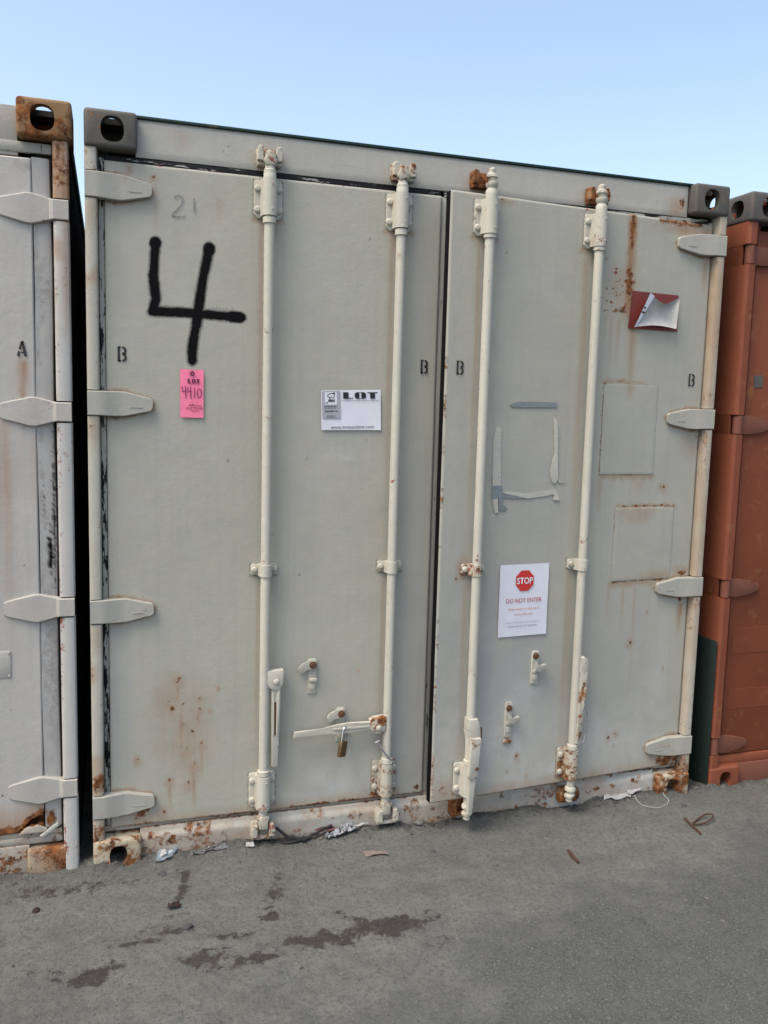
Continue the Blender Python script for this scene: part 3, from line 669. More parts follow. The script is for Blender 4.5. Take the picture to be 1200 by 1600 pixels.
def outline(W, x0, s, amp=.8, L=.207, h=.040):  # seam shade under the strap edges painted on the door, with stain and rust
    for i, hz in enumerate(HZ):
        lo = [(x0 + s * .06, hz - h * 1.03), (x0 + s * .118, hz - h * 1.05), (x0 + s * (L - .045), hz - h * .70), (x0 + s * (L - .004), hz - h * .34), (x0 + s * (L + .002), hz)]
        up = [(x0 + s * (L + .002), hz), (x0 + s * (L - .014), hz + h * .50), (x0 + s * (L - .045), hz + h * .64), (x0 + s * .118, hz + h * 1.02), (x0 + s * .06, hz + h * 1.02)]
        W.seg('dirt', lo, .0045, amp, .9, .7, i); W.seg('dirt', up, .0035, amp * .7, .9, .9, i + 9); W.seg('stain', up, .009, .7, 1.0, .9, i + 5); W.seg('stain', lo, .010, .6, 1.0, .9, i + 15)
        W.blob('dirt', x0 + s * .085, hz - h * 1.15, .03, .010, .9, .7, i + 3); W.blob('dirt', x0 + s * .085, hz + h * 1.12, .025, .007, .8, .8, i + 23); W.blob('rust', x0 + s * .09, hz - h * 1.2, .02, .010, .62, .7, i + 7)
def bracket_shade_grime(W, xs, top, bot):  # contact shade painted as dark lines round brackets and clamps, plus stain runs
    for i, x in enumerate(xs):
        for z0, z1 in ((top - .126, top), (bot - .128, bot)):
            W.seg('dirt', [(x - .049, z1), (x - .049, z0), (x + .049, z0), (x + .049, z1)], .0035, .75, 1.0, .8, i); W.seg('stain', [(x - .05, z0 - .006), (x + .05, z0 - .006)], .010, .55, 1.0, .8, i + 4)
        W.seg('dirt', [(x - .049, 1.045), (x - .049, 1.0), (x + .049, 1.0)], .0035, .7, 1, .8, i + 9)
        W.blob('stain', x, top - .16, .04, .04, .35, .6, i); W.drip('stain', x - .022, top - .12, 1.05, .007, .45, i + 31); W.drip('stain', x - .022, .98, .3, .007, .35, i + 41)
def dents(x, z): return (fbm(x, z, 1.7, 77) - .5) * .006 + (fbm(x, z, 6, 78) - .5) * .0014
_wl = wear_left
def wear_left(W): _wl(W); outline(W, 0, 1); bracket_shade_grime(W, (.590, 1.060), 2.362, .268)
dl = sheet('door', np.arange(.060, 1.2241, .00485), np.arange(.115, 2.3781, .00485), M['door'], boxB, wear_left, .062, dents, loc=(0, .03, 0))
bm = B(); box(bm, (1.2255, .010, .120), (1.246, .060, 2.374), .003); finish(bm, 'center_flange', M['flange'], dl)

def stencil_B(door, x, z, w=.028, h=.05, mat='stencil'):
    bm = B(); t = .0075
    rectf(bm, x - w / 2, z - h / 2, x - w / 2 + t, z + h / 2 - .004); rectf(bm, x - w / 2, z + h / 2 - t * .7, x - w / 2 + t * 1.5, z + h / 2); rectf(bm, x - w / 2, z - h / 2, x - w / 2 + t * 1.5, z - h / 2 + t * .7)
    def arc(cz, r):
        pts = [(x + .001, cz + r)] + [(x + w / 2 - t - .003 + (r * .75) * math.cos(a_), cz + r * math.sin(a_)) for a_ in np.linspace(1.45, -1.45, 9)] + [(x + .001, cz - r)]
        ribbon(bm, pts, t)
    q_ = h / 4; arc(z + q_ - .0015, q_ - t / 2 + .001); arc(z - q_ + .001, q_ - t / 2 + .0018)
    return finish(bm, 'stencil_letter', M[mat], door, smooth=0)
def onface(o, d=.0035): o.location.y -= d; return o
onface(stencil_B(dl, .110, 1.7625)); onface(stencil_B(dl, 1.174, 1.7635))
bm = B(); ribbon(bm, [(.279, 2.276), (.285, 2.283), (.296, 2.286), (.306, 2.281), (.306, 2.268), (.298, 2.252), (.283, 2.234), (.271, 2.222)], .0042); ribbon(bm, [(.271, 2.220), (.29, 2.217), (.316, 2.222)], .0038); ribbon(bm, [(.343, 2.282), (.345, 2.237)], .0042)
onface(finish(bm, 'pencil_mark', M['pencil'], dl, smooth=0), .0035)

RL = (.590, 1.060)
for i, x in enumerate(RL):
    lock_rod(dl, x, M['rod'], .115, 2.405)
    sleeve(dl, x, 2.238, 2.362, M['cream']); clamp(dl, x, 1.026 if i == 0 else 1.024, M['cream']); sleeve(dl, x, .140, .268, M['cream'] if i == 0 else M['creamrusty'])
    cam_end(dl, x, 2.402, M['creamrusty'], 1); cam_end(dl, x, .118, M['creamrusty'], -1)

def bar(bm, p, q_, w0, w1, th, y, bev=.003):
    """flat bar from p to q in the x-z plane, front face at y"""
    p = Vector(p); q_ = Vector(q_); t = (q_ - p).normalized(); s = Vector((-t.y, t.x))
    pts = [p + s * w0 / 2, q_ + s * w1 / 2, q_ + t * w1 * .25 + s * w1 * .25, q_ + t * w1 * .25 - s * w1 * .25, q_ - s * w1 / 2, p - s * w0 / 2]
    prism(bm, [(a_.x, a_.y) for a_ in pts], y, y + th, bev)
# hanging handle of the first rod
bm = B(); x = RL[0]
prism(bm, [(x + .006, .662), (x + .066, .664), (x + .069, .655), (x + .066, .612), (x + .054, .592), (x + .038, .588), (x + .016, .598), (x + .006, .615)], -.052, -.024, .004)
hub = finish(bm, 'handle_hub', M['cream'], dl); bolt(dl, x + .040, -.052, .622, 'cream', .85)
bm = B(); bar(bm, (x + .042, .600), (x + .039, .305), .036, .024, .012, -.045); bar(bm, (x + .050, .590), (x + .046, .42), .010, .007, .007, -.051, .002); bar(bm, (x + .030, .58), (x + .033, .42), .008, .006, .006, -.049, .002)
finish(bm, 'handle', M['cream'], dl)
bm = B(); rectf(bm, x + .0345, .42, x + .0425, .545, -.0455); finish(bm, 'handle_slot', M['rustbolt'], dl, smooth=0)
# locked handle of the second rod
bm = B(); x = RL[1]
prism(bm, [(x - .008, .458), (x - .055, .455), (x - .072, .446), (x - .072, .412), (x - .060, .396), (x - .035, .392), (x - .010, .405)], -.054, -.022, .004)
finish(bm, 'handle_hub', M['creamrusty'], dl); bolt(dl, x - .040, -.054, .416, 'cream', .85)
bm = B(); prism(bm, [(.992, .442), (.990, .408), (.89, .406), (.835, .412), (.795, .404), (.698, .402), (.700, .426), (.80, .428), (.845, .437), (.90, .444)], -.050, -.039, .003, yfun=lambda a_, b_: .004 if a_ < .8 else 0)
box(bm, (.845, -.0535, .4225), (.985, -.049, .428)); finish(bm, 'handle', M['cream'], dl)
def retainer(door, x, z, mat, hook=-1, split=True, h=.13):
    bm = B(); prism(bm, [(x - .016, z - h / 2), (x + .014, z - h / 2 - .003), (x + .016, z + h / 2 - .008), (x + .010, z + h / 2), (x - .012, z + h / 2), (x - .016, z + h / 2 - .006)], -.008, -.0005, .002)
    box(bm, (x - .012, -.019, z - .020), (x + .017, -.006, z - .006), .003); box(bm, (x - .010, -.012, z - .052), (x + .010, -.006, z - .028), .003)
    finish(bm, 'handle_retainer', mat, door)
    bm = B()
    if hook < 0: prism(bm, [(x + .012, z + .030), (x + .012, z + .064), (x - .018, z + .062), (x - .044, z + .050), (x - .056, z + .034), (x - .052, z + .018), (x - .034, z + .016), (x - .026, z + .030), (x - .005, z + .026)], -.020, -.012, .002)
    else: prism(bm, [(x - .010, z - .010), (x + .010, z - .018), (x + .030, z - .010), (x + .042, z + .010), (x + .034, z + .016), (x + .012, z + .008), (x - .008, z + .026), (x - .012, z + .010)], -.030, -.016, .003)
    finish(bm, 'retainer_hook', M['hinge'], door); bolt(door, x - .001, -.020 if hook < 0 else -.008, z + (.046 if True else 0), 'rust', 1.0)
retainer(dl, .772, .620, M['cream'], -1); retainer(dl, .884, .425, M['cream'], -1)
# twist of wire round the second rod
bm = B(); tube(bm, [(RL[1] + .010, -.058, .272), (RL[1] + .018, -.052, .284), (RL[1] + .002, -.058, .296), (RL[1] - .016, -.056, .318), (RL[1] - .030, -.055, .345), (RL[1] - .040, -.05, .362), (RL[1] - .052, -.048, .364)], .003, 6)
tube(bm, [(RL[1] - .040, -.052, .350), (RL[1] - .036, -.055, .368), (RL[1] - .050, -.05, .358)], .003, 6); finish(bm, 'tie_wire', M['galv'], dl)

# ---- right door, standing ajar
TH = rad(5.0); RX, RY = 2.385, .03
def wear_right(W):
    W.seg('rust', [(-.385, 2.368), (-.386, 2.25)], .013, .66, 1.2, .8, 1); W.blob('rust', -.386, 2.34, .022, .05, .80, .6, 2); W.seg('stain', [(-.385, 2.37), (-.388, 2.15), (-.385, 2.03)], .018, 1.0, .6, .6, 3)
    W.blob('rust', -.385, 2.12, .030, .085, .72, .8, 4); W.blob('rust', -.405, 2.03, .025, .06, .66, .8, 5); W.blob('rust', -.39, 2.16, .02, .03, .74, .6, 6)
    W.blob('rust', -.45, 2.08, .07, .09, .46, .6, 7); W.blob('stain', -.44, 2.09, .10, .12, .38, .5, 8); W.blob('rust', -.452, 2.165, .013, .010, .85, .6, 9); W.blob('primer', -.455, 2.15, .012, .012, .7, .5, 9)
    W.put('rust', .62 * np.clip(1 - np.abs(W.z - 2.004) / .010, 0, 1) * ((W.x > -.505) & (W.x < -.39)) * (fbm(W.x, W.z, 50, 10) > .40))
    for i in range(26): W.blob('rust', -.50 + .12 * random.random(), 2.005 + .15 * random.random() ** 1.6, .006, .006, .85, .5, i)
    W.drip('stain', -.358, 2.00, 1.60, .018, .75, 11); W.drip('rust', -.36, 1.96, 1.86, .010, .45, 12); W.drip('stain', -.428, 1.99, 1.78, .009, .45, 13); W.drip('stain', -.46, 1.99, 1.74, .008, .4, 14); W.drip('stain', -.49, 2.0, 1.85, .007, .3, 15)
    W.put('rust', .62 * np.clip((W.z - 2.335) / .03, 0, 1) * ((W.x > -.26) & (W.x < -.04)) * (fbm(W.x, W.z, 10, 16) > .40)); W.blob('stain', -.13, 2.345, .15, .035, .8, .5, 17); W.blob('stain', -.03, 2.33, .06, .06, .7, .5, 18)
    W.blob('rust', -.966, 2.366, .03, .012, .66, .7, 19); W.blob('stain', -.96, 2.355, .05, .02, .5, .5, 20); W.blob('primer', -.6, 2.37, .03, .012, .6, .6, 21)
    for i, (x, z, r) in enumerate(((-.277, .678, .011), (-.326, .289, .009), (-.361, .280, .009), (-.799, .258, .010), (-.20, .80, .004), (-.155, 1.32, .008), (-.17, 1.32, .006), (-.10, .55, .004), (-.5, 2.2, .004), (-.75, .17, .004), (-.84, .2, .004), (-.33, .24, .004))):
        W.blob('rust' if x != -.799 else 'primer', x, z, r, r * 1.1, .86, .5, i); W.blob('stain', x, z - r * .5, r * 2.2, r * 3, .6, .4, i)
    W.blob('rust', -.035, .955, .035, .016, .82, .6, 30); W.blob('stain', -.035, .96, .06, .03, .7, .5, 31); W.blob('rust', -.032, .845, .016, .022, .80, .5, 32); W.drip('stain', -.03, .84, .68, .016, .9, 33); W.drip('rust', -.006, 1.55, 1.50, .010, .7, 34); W.drip('stain', -.02, 2.24, 2.1, .012, .7, 35)
    W.blob('rust', -.05, .138, .085, .032, .90, .5, 36); W.blob('stain', -.05, .16, .12, .05, .8, .4, 37); W.blob('stain', -.035, 1.5, .05, .06, .3, .5, 38)
    e = fbm(W.x, W.z * .0, 10, 40)
    W.put('rust', np.clip(.72 - (W.z - .115) / (.018 * (.4 + e * 1.3)), 0, .66) * (fbm(W.x, W.z * 0, 13, 41) > .34)); W.put('stain', np.clip(1 - (W.z - .11) / .06, 0, .6) * fbm(W.x, W.z * 0, 14, 42))
    W.blob('rust', -1.125, .155, .035, .05, .60, .8, 43); W.blob('stain', -1.13, .16, .05, .07, .5, .5, 44); W.put('rust', .5 * (W.x < -1.160) * (fbm(W.x * 0, W.z, 14, 45) > .60) * (W.z < 1.8))
    W.blob('grey', -.84, .88, .155, .20, .85, .35, 50); W.blob('grey', -.82, .56, .19, .30, .72, .5, 51); W.blob('grey', -.95, .55, .07, .45, .8, .4, 52); W.blob('grey', -1.10, .70, .09, .75, .62, .5, 53); W.blob('grey', -.80, 1.25, .22, .30, .32, .6, 54)
    W.blob('grey', -.66, .45, .12, .4, .5, .6, 55); W.blob('grey', -1.10, 1.2, .06, .6, .35, .5, 56); W.blob('grey', -1.12, .43, .05, .03, .6, .6, 57); W.blob('grey', -.93, 1.4, .06, .4, .3, .5, 58); W.blob('grey', -.36, .55, .25, .35, .28, .6, 59)
    W.blob('chalk', -.80, .30, .30, .20, .80, .6, 60); W.blob('chalk', -.80, .50, .12, .16, .6, .7, 61); W.blob('chalk', -.35, .27, .28, .16, .75, .6, 62); W.blob('chalk', -1.1, .32, .08, .2, .6, .6, 63); W.blob('chalk', -.65, .20, .6, .08, .7, .5, 64); W.blob('chalk', -.12, .40, .08, .3, .45, .6, 65)
    W.drip('stain', -.60, 1.0, .2, .012, .40, 66); W.drip('stain', -1.055, .98, .2, .010, .35, 67); W.drip('stain', -.595, 2.2, 1.05, .011, .45, 68); W.drip('stain', -1.05, 2.2, 1.1, .010, .35, 69)
    W.drip('stain', -.33, .93, .70, .006, .5, 70); W.drip('stain', -.27, .93, .45, .006, .35, 71); W.drip('stain', -.40, .93, .75, .008, .4, 72); W.drip('stain', -.30, 1.235, 1.1, .03, .4, 73); W.drip('stain', -.475, 1.37, 1.2, .01, .5, 74); W.drip('stain', -.29, 1.36, 1.27, .03, .3, 75)
    for i in range(7): W.blob('dirt', -1.165, .3 + 2.0 * random.random(), .006, .012, .9, .5, i)
    W.blob('dirt', -.94, 2.18, .006, .006, .9, .6, 81)
    for z_, x0, x1, sd in ((1.243, -.375, -.098, 90), (.934, -.392, -.10, 91), (1.738, -.48, -.30, 92), (1.3695, -.47, -.22, 93)): W.seg('rust', [(x0, z_), (x1, z_)], .0050, .60 if sd < 92 else .50, 1.6, 1.3, sd); W.seg('stain', [(x0, z_ - .006), (x1, z_ - .006)], .012, .6, 1.4, 1.2, sd)
    for cx, r_ in ((-.29, .014), (-.25, .012), (-.16, .013), (-.13, .010)): W.blob('rust', cx, 1.244, r_, r_ * .7, .9, .6, int(-cx * 100))
    W.seg('rust', [(-.484, 1.735), (-.482, 1.372)], .003, .55, 1.5, 1.2, 94); W.seg('dirt', [(-.392, 1.23), (-.392, .95)], .003, .5, 1.5, 1.4, 95)
    W.blob('stain', -.386, 2.10, .035, .16, 1.0, .5, 96); W.blob('rust', -.384, 2.12, .022, .10, .62, .9, 97); W.drip('rust', -.386, 2.37, 2.10, .009, .60, 98); W.drip('stain', -.386, 2.37, 1.95, .020, 1.0, 99)
    for i in range(40): W.blob('rust', -.505 + .13 * random.random(), 2.0 + .17 * random.random() ** 1.4, .0045, .0045, .8, .5, i + 200)
    # clamp rust
    W.blob('rust', -1.08, 1.0, .035, .03, .58, .8, 82); W.blob('stain', -1.07, 1.02, .05, .06, .6, .6, 83); W.blob('rust', -1.098, .985, .010, .008, .85, .5, 84)
_wr = wear_right
def wear_right(W): _wr(W); outline(W, .053, -1, L=.219); bracket_shade_grime(W, (-.562, -1.030), 2.352, .268)
dr = sheet('door', np.arange(-1.170, .0101, .00485), np.arange(.115, 2.3781, .00485), M['door'], boxB, wear_right, .030, dents, loc=(RX, RY, 0), rot=(0, 0, TH))
bm = B(); box(bm, (-1.1722, .0055, .118), (-1.150, .036, 2.374), .002); finish(bm, 'center_gasket', M['rubber'], dr)
for i, hz in enumerate(HZ):
    # the strap is straight; it turned with the door about the post
    hinge(boxB, WID, -1, hz, M['hinge'], L=.219, ydoor=.014)
onface(stencil_B(dr, -1.113, 1.7605)); onface(stencil_B(dr, -.052, 1.756, .030, .051))

def patch(door, pts, mat, y=-.0028):
    bm = B(); prism(bm, pts, y, 0, .0008, 1); return finish(bm, 'repair_patch', mat, door)
M['patchdoor'] = paint('patch_wear', DOORC, masks=True, var=.06)
def patch_sheet(x0, x1, z0, z1, fun): return sheet('repair_patch', np.arange(x0, x1, .006), np.arange(z0, z1, .006), M['patchdoor'], dr, fun, .001, lambda x, z: dents(x, z) - .0028, round_=.0012)
def edge_rust(W, x0, x1, z0, z1, amt):
    d = np.minimum(np.minimum(W.x - x0, x1 - W.x), np.minimum(W.z - z0, z1 - W.z)); W.put('rust', np.clip(1 - d / .006, 0, 1) * amt * (fbm(W.x, W.z, 30, 5) > .45))
def wp1(W):
    edge_rust(W, -.481, -.214, 1.371, 1.734, .60); W.blob('rust', -.475, 1.728, .02, .01, .66, .5, 1); W.drip('stain', -.355, 1.74, 1.66, .016, .6, 2); W.put('dirt', .9 * (np.minimum(W.x + .482, 1.737 - W.z) < .007)); W.blob('chalk', -.225, 1.385, .02, .01, .8, .4, 3); W.blob('grey', -.35, 1.5, .2, .2, .18, .5, 4)
def wp2(W):
    edge_rust(W, -.390, -.094, .938, 1.239, .46); W.put('rust', .75 * np.clip(1 - (1.239 - W.z) / .010, 0, 1) * (fbm(W.x, W.z * 0, 16, 6) > .5)); W.put('rust', .68 * np.clip(1 - (W.z - .936) / .010, 0, 1) * (W.x > -.27)); W.blob('stain', -.28, 1.22, .1, .05, .5, .5, 6); W.blob('stain', -.15, .95, .12, .03, .6, .5, 7)
patch_sheet(-.481, -.2135, 1.371, 1.736, wp1); patch_sheet(-.390, -.093, .938, 1.241, wp2)

RR = (-.562, -1.030)
for i, x in enumerate(RR):
    lock_rod(dr, x, M['rod'], .112, 2.395)
    sleeve(dr, x, 2.228, 2.352, M['cream']); clamp(dr, x, 1.020, M['cream'] if i == 0 else M['creamrusty'], 'cream'); sleeve(dr, x, .142, .268, M['creamrusty'] if i == 0 else M['cream'])
    free_cam(dr, x, 2.388, M['creamrusty'], 1); free_cam(dr, x, .115, M['cream'], -1)
# hanging handle of the outer rod
bm = B(); x = RR[0]
prism(bm, [(x + .004, .652), (x + .020, .655), (x + .032, .640), (x + .040, .636), (x + .042, .590), (x + .028, .574), (x + .004, .590)], -.060, -.022, .005); finish(bm, 'handle_hub', M['cream'], dr)
bm = B(); box(bm, (x + .0415, -.052, .594), (x + .0440, -.030, .630), .001); finish(bm, 'bare_edge', M['rustbolt'], dr)
bm = B(); bar(bm, (x + .022, .592), (x + .010, .300), .030, .020, .020, -.062); bar(bm, (x + .028, .53), (x + .022, .44), .010, .008, .014, -.066, .002); finish(bm, 'handle', M['creamrusty'], dr)
bm = B(); tube(bm, [(x + .012, -.058, .462), (x + .024, -.060, .456), (x + .046, -.060, .428), (x + .044, -.060, .345), (x + .034, -.06, .305), (x + .016, -.058, .30)], .0026, 6); finish(bm, 'wire_loop', M['galv'], dr)
# hanging handle of the inner rod
bm = B(); x = RR[1]
prism(bm, [(x - .018, .455), (x + .018, .455), (x + .030, .425), (x + .034, .385), (x + .026, .360), (x - .012, .365), (x - .020, .40)], -.062, -.020, .006); finish(bm, 'handle_hub', M['cream'], dr)
bm = B(); tube(bm, [(x + .0345, -.05, .415), (x + .0345, -.05, .372)], .0075, 8); finish(bm, 'bare_slot', M['rustbolt'], dr)
bm = B(); bar(bm, (x + .004, .385), (x - .004, .238), .042, .040, .016, -.080); bar(bm, (x - .001, .250), (x - .008, .085), .034, .018, .014, -.072); finish(bm, 'handle', M['cream'], dr)
bolt(dr, x + .010, -.082, .268, 'rust', .55)
retainer(dr, -.736, .615, M['cream'], 1); retainer(dr, -.846, .415, M['cream'], 1, h=.14)
bm = B(); prism(bm, [(-.866, .322), (-.838, .316), (-.828, .328), (-.842, .336), (-.862, .334)], -.010, 0, .002); finish(bm, 'weld_stub', M['creamrusty'], dr)

# ------------------------------------------------------------------ the left container
boxA = tag(empty('shipping_container', (-.047, 0, 0)), 'pale pinkish grey container at the left edge, stencilled A, with rusty corner casting', 'container')
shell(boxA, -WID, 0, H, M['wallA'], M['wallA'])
casting(boxA, .012, H + .008, -1, M['castrust'], True, -.012); casting(boxA, -WID, H, 1, M['castgrey'], True)
casting(boxA, -.004, -.034, -1, M['castlowA'], False, .002, True); casting(boxA, -WID, -.03, 1, M['castlow'], False)
HA = [2.2015, 1.567, .9205, .2905]
for x, s in ((0, -1), (-WID, 1)):
    segs = []; z = -.03
    for hz in HA[::-1]: segs.append((z, hz - .0355)); z = hz + .0355
    segs.append((z, H - .112)); prof = [(0, .05), (0, .010), (.004, .003), (.011, 0), (.038, 0), (.044, .003), (.048, .010), (.050, .05)]
    bm = B()
    for z0, z1 in segs:
        zz = np.linspace(z0, z1, max(3, int((z1 - z0) / .03))); rings = [[bm.verts.new((x + s * px, py, z_)) for px, py in prof] for z_ in zz]
        for a_, b_ in zip(rings, rings[1:]):
            for k in range(len(prof)): bm.faces.new((a_[k], a_[(k + 1) % len(prof)], b_[(k + 1) % len(prof)], b_[k]))
        bm.faces.new(rings[0][::-1]); bm.faces.new(rings[-1])
    post = finish(bm, 'corner_post', M['postA'], boxA, smooth=35)
    co = np.array([v_.co for v_ in post.data.vertices]); Wp = Wear(co[:, 0], co[:, 2])
    Wp.put('rust', np.clip((co[:, 2] - 2.24) / .02, 0, 1) * .50); Wp.put('stain', np.clip((co[:, 2] - 2.20) / .02, 0, 1) * 1.0); Wp.put('stain', np.clip((co[:, 2] - 1.75) / .3, 0, .6) * (fbm(co[:, 0] * 4, co[:, 2], 6, 3) > .42))
    for hz in HA: Wp.blob('rust', x - .04, hz - .05, .02, .03, .6, .6, 2)
    Wp.put('rust', .42 * (fbm(co[:, 0] * 5, co[:, 2], 7, 5) > .60)); Wp.blob('primer', x - .045, .75, .012, .5, .5, .8, 8); Wp.blob('primer', x - .045, .12, .015, .18, .56, .8, 9); Wp.blob('primer', x - .04, 1.5, .02, 1.0, .42, .8, 10)
    Wp.store(post.data)
    bm = B(); box(bm, (min(x, x + s * .10), .052, .0), (max(x, x + s * .10), .11, H - .115)); finish(bm, 'door_jamb', M['wallA'], boxA)
    prof = [(.055, .045), (.058, .030), (.063, .027), (.068, .0255), (.076, .024), (.084, .0225), (.092, .022), (.100, .021), (.108, .020), (.112, .045)]
    bm = B(); rings = [[bm.verts.new((x + s * px + .0016 * math.sin(z_ * 7), py, z_)) for px, py in prof] for z_ in np.arange(.15, 2.361, .008)]
    for a_, b_ in zip(rings, rings[1:]):
        for k in range(len(prof)): bm.faces.new((a_[k], a_[(k + 1) % len(prof)], b_[(k + 1) % len(prof)], b_[k]))
    fl = finish(bm, 'door_flange', M['flangeA'], boxA); co = np.array([v_.co for v_ in fl.data.vertices]); Wp = Wear(co[:, 0], co[:, 2])
    Wp.blob('spray', x + s * .062, 1.22, .008, .28, .7, 1.0, 3); Wp.blob('spray', x + s * .075, 1.10, .012, .10, .85, 1.0, 4); Wp.blob('spray', x + s * .094, 1.27, .005, .10, .6, .9, 5); Wp.put('dirt', .35 * (fbm(co[:, 0] * 5, co[:, 2], 8, 6) > .60)); Wp.blob('dirt', x + s * .08, .75, .03, .35, .45, .8, 7); Wp.blob('rust', x + s * .09, .18, .03, .05, .85, .5, 8); Wp.blob('grey', x + s * .08, 1.0, .05, 1.2, .2, .4, 9)
    Wp.store(fl.data)
def hinge_A(x, s, z, m1):
    seq = [(0, .031, .031, -.003), (.046, .031, .031, -.003), (.058, .034, .034, .004), (.108, .048, .046, .006), (.125, .048, .046, .004), (.208, .028, .026, .012), (.218, .022, .020, .014)]
    bm = B(); rings = []
    for d, lo, hi, y in seq:
        bk = .034; bv = .003
        rings.append([bm.verts.new(c_) for c_ in ((x + s * d, bk, z - lo), (x + s * d, y + bv, z - lo), (x + s * d, y, z - lo + bv), (x + s * d, y, z + hi - bv), (x + s * d, y + bv, z + hi), (x + s * d, bk, z + hi))])
    for a_, b_ in zip(rings, rings[1:]):
        for k in range(6): bm.faces.new((a_[k], a_[(k + 1) % 6], b_[(k + 1) % 6], b_[k]))
    bm.faces.new(rings[0][::-1]); bm.faces.new(rings[-1]); finish(bm, 'hinge', m1, boxA, smooth=14)
for hz in HA: hinge_A(-.002, -1, hz, M['hingeA']); hinge_A(-WID + .002, 1, hz, M['hingeA'])
def wear_A(W):
    W.blob('stain', -.150, 1.62, .014, .13, .85, .5, 1); W.drip('stain', -.150, 1.74, 1.58, .016, .95, 2); W.drip('stain', -.205, 1.56, .75, .022, .55, 3); W.drip('stain', -.225, 1.50, .9, .012, .4, 4); W.drip('stain', -.12, 1.50, 1.2, .01, .3, 5)
    e = fbm(W.x, W.z * 0, 14, 6); d = W.z - hole_top(W.x)
    W.put('rust', np.clip(.88 - np.maximum(d, 0) / .05, 0, .84)); W.put('stain', np.clip(1 - np.maximum(d, 0) / .12, 0, 1) * .95); W.put('rust', np.clip(.8 - (W.z - .15) / .04, 0, .8)); W.put('stain', np.clip(1 - (W.z - .14) / .09, 0, 1) * .9)
    for i in range(10): W.blob('rust', -.11 - .12 * random.random(), .3 + 1.9 * random.random(), .004, .004, .8, .4, i)
    W.blob('rust', -.25, 2.19, .012, .012, .85, .5, 30); W.blob('chalk', -.17, .24, .1, .06, .5, .5, 31); W.blob('dirt', -.13, 2.33, .05, .02, .4, .8, 32); W.blob('rust', -.24, .28, .01, .01, .7, .5, 33); W.blob('stain', -.17, .92, .04, .04, .3, .5, 34)
def hole_top(x):
    return .150 + .052 * np.clip(1 - ((x + .105) / .085) ** 2, 0, 1) * (x > -.20) + (fbm(x, x * 0, 40, 8) - .5) * .02 * (x > -.21)
def hole_A(x, z):
    lip = .150 + .030 * np.clip(1 - ((x + .135) / .05) ** 2, 0, 1) * (fbm(x, z * 0, 60, 4) + .3)
    up = hole_top(x); return (x > -.195) & (z < up) & (z > np.minimum(lip, up - .006)) | (np.hypot((x + .098) / .012, (z - .213) / .007) < 1) | (np.hypot((x + .088) / .008, (z - .205) / .022) < 1)
xsA = np.concatenate([np.linspace(-1.212, -.34, 40), np.arange(-.333, -.1085, .0042)])
dA = sheet('door', xsA, np.arange(.140, 2.3581, .0045), M['doorA'], boxA, wear_A, .05, dents, loc=(0, .018, 0), holefun=hole_A)
bm = B()
ribbon(bm, [(-.160, 1.740), (-.1565, 1.7565)], .0075); ribbon(bm, [(-.155, 1.762), (-.151, 1.776), (-.1475, 1.787)], .0065); ribbon(bm, [(-.1470, 1.789), (-.1435, 1.770), (-.1375, 1.741)], .0075); rectf(bm, -.151, 1.750, -.1435, 1.7555)
onface(finish(bm, 'stencil_letter', M['stencil'], dA, smooth=0), .0045)
bm = B(); box(bm, (-.300, -.004, .688), (-.2035, .002, .778), .002); finish(bm, 'blank_plate', M['hingeA'], dA)
for x, z in ((-.209, .772), (-.209, .694)): bolt(dA, x, -.004, z, 'A', .35)
dA2 = sheet('door', np.linspace(-WID + .112, -1.226, 30), np.linspace(.14, 2.36, 40), M['doorA'], boxA, None, .05, dents, loc=(0, .018, 0))
for d_, xs_ in ((dA, (-.60, -1.07)), (dA2, (-1.37, -1.84))):
    for x in xs_: lock_rod(d_, x, M['hingeA'], .075, 2.43); sleeve(d_, x, 2.23, 2.35, M['hingeA'], 'A'); clamp(d_, x, 1.02, M['hingeA'], 'A'); sleeve(d_, x, .145, .268, M['hingeA'], 'A')
bm = B(); box(bm, (-WID + .15, .036, 2.362), (-.15, .10, 2.512), .004); finish(bm, 'header', M['hingeA'], boxA)
bm = B(); box(bm, (-WID + .05, .030, 2.372), (-.05, .046, 2.405), .006); finish(bm, 'top_gasket', M['flange'], boxA)
bm = B(); box(bm, (-WID + .15, .018, -.03), (-.158, .10, .094), .005); finish(bm, 'door_sill', M['sillA'], boxA)
bm = B(); box(bm, (-WID + .05, .022, .094), (-.052, .09, .120), .006); box(bm, (-WID + .05, .026, .118), (-.054, .09, .138), .005); finish(bm, 'sill_ledge', M['sillA'], boxA)
bm = B(); prism(bm, [(-.125, .128), (-.112, .122), (-.062, .158), (-.066, .170)], .004, .016, .002); finish(bm, 'bent_strip', M['flange'], boxA)
bm = B()
ps_ = [(-.190, .138), (-.172, .156), (-.158, .162), (-.145, .159), (-.132, .166), (-.118, .158), (-.104, .152), (-.098, .140)]
prism(bm, ps_, .010, .018, .002); finish(bm, 'torn_edge', M['sillA'], boxA)

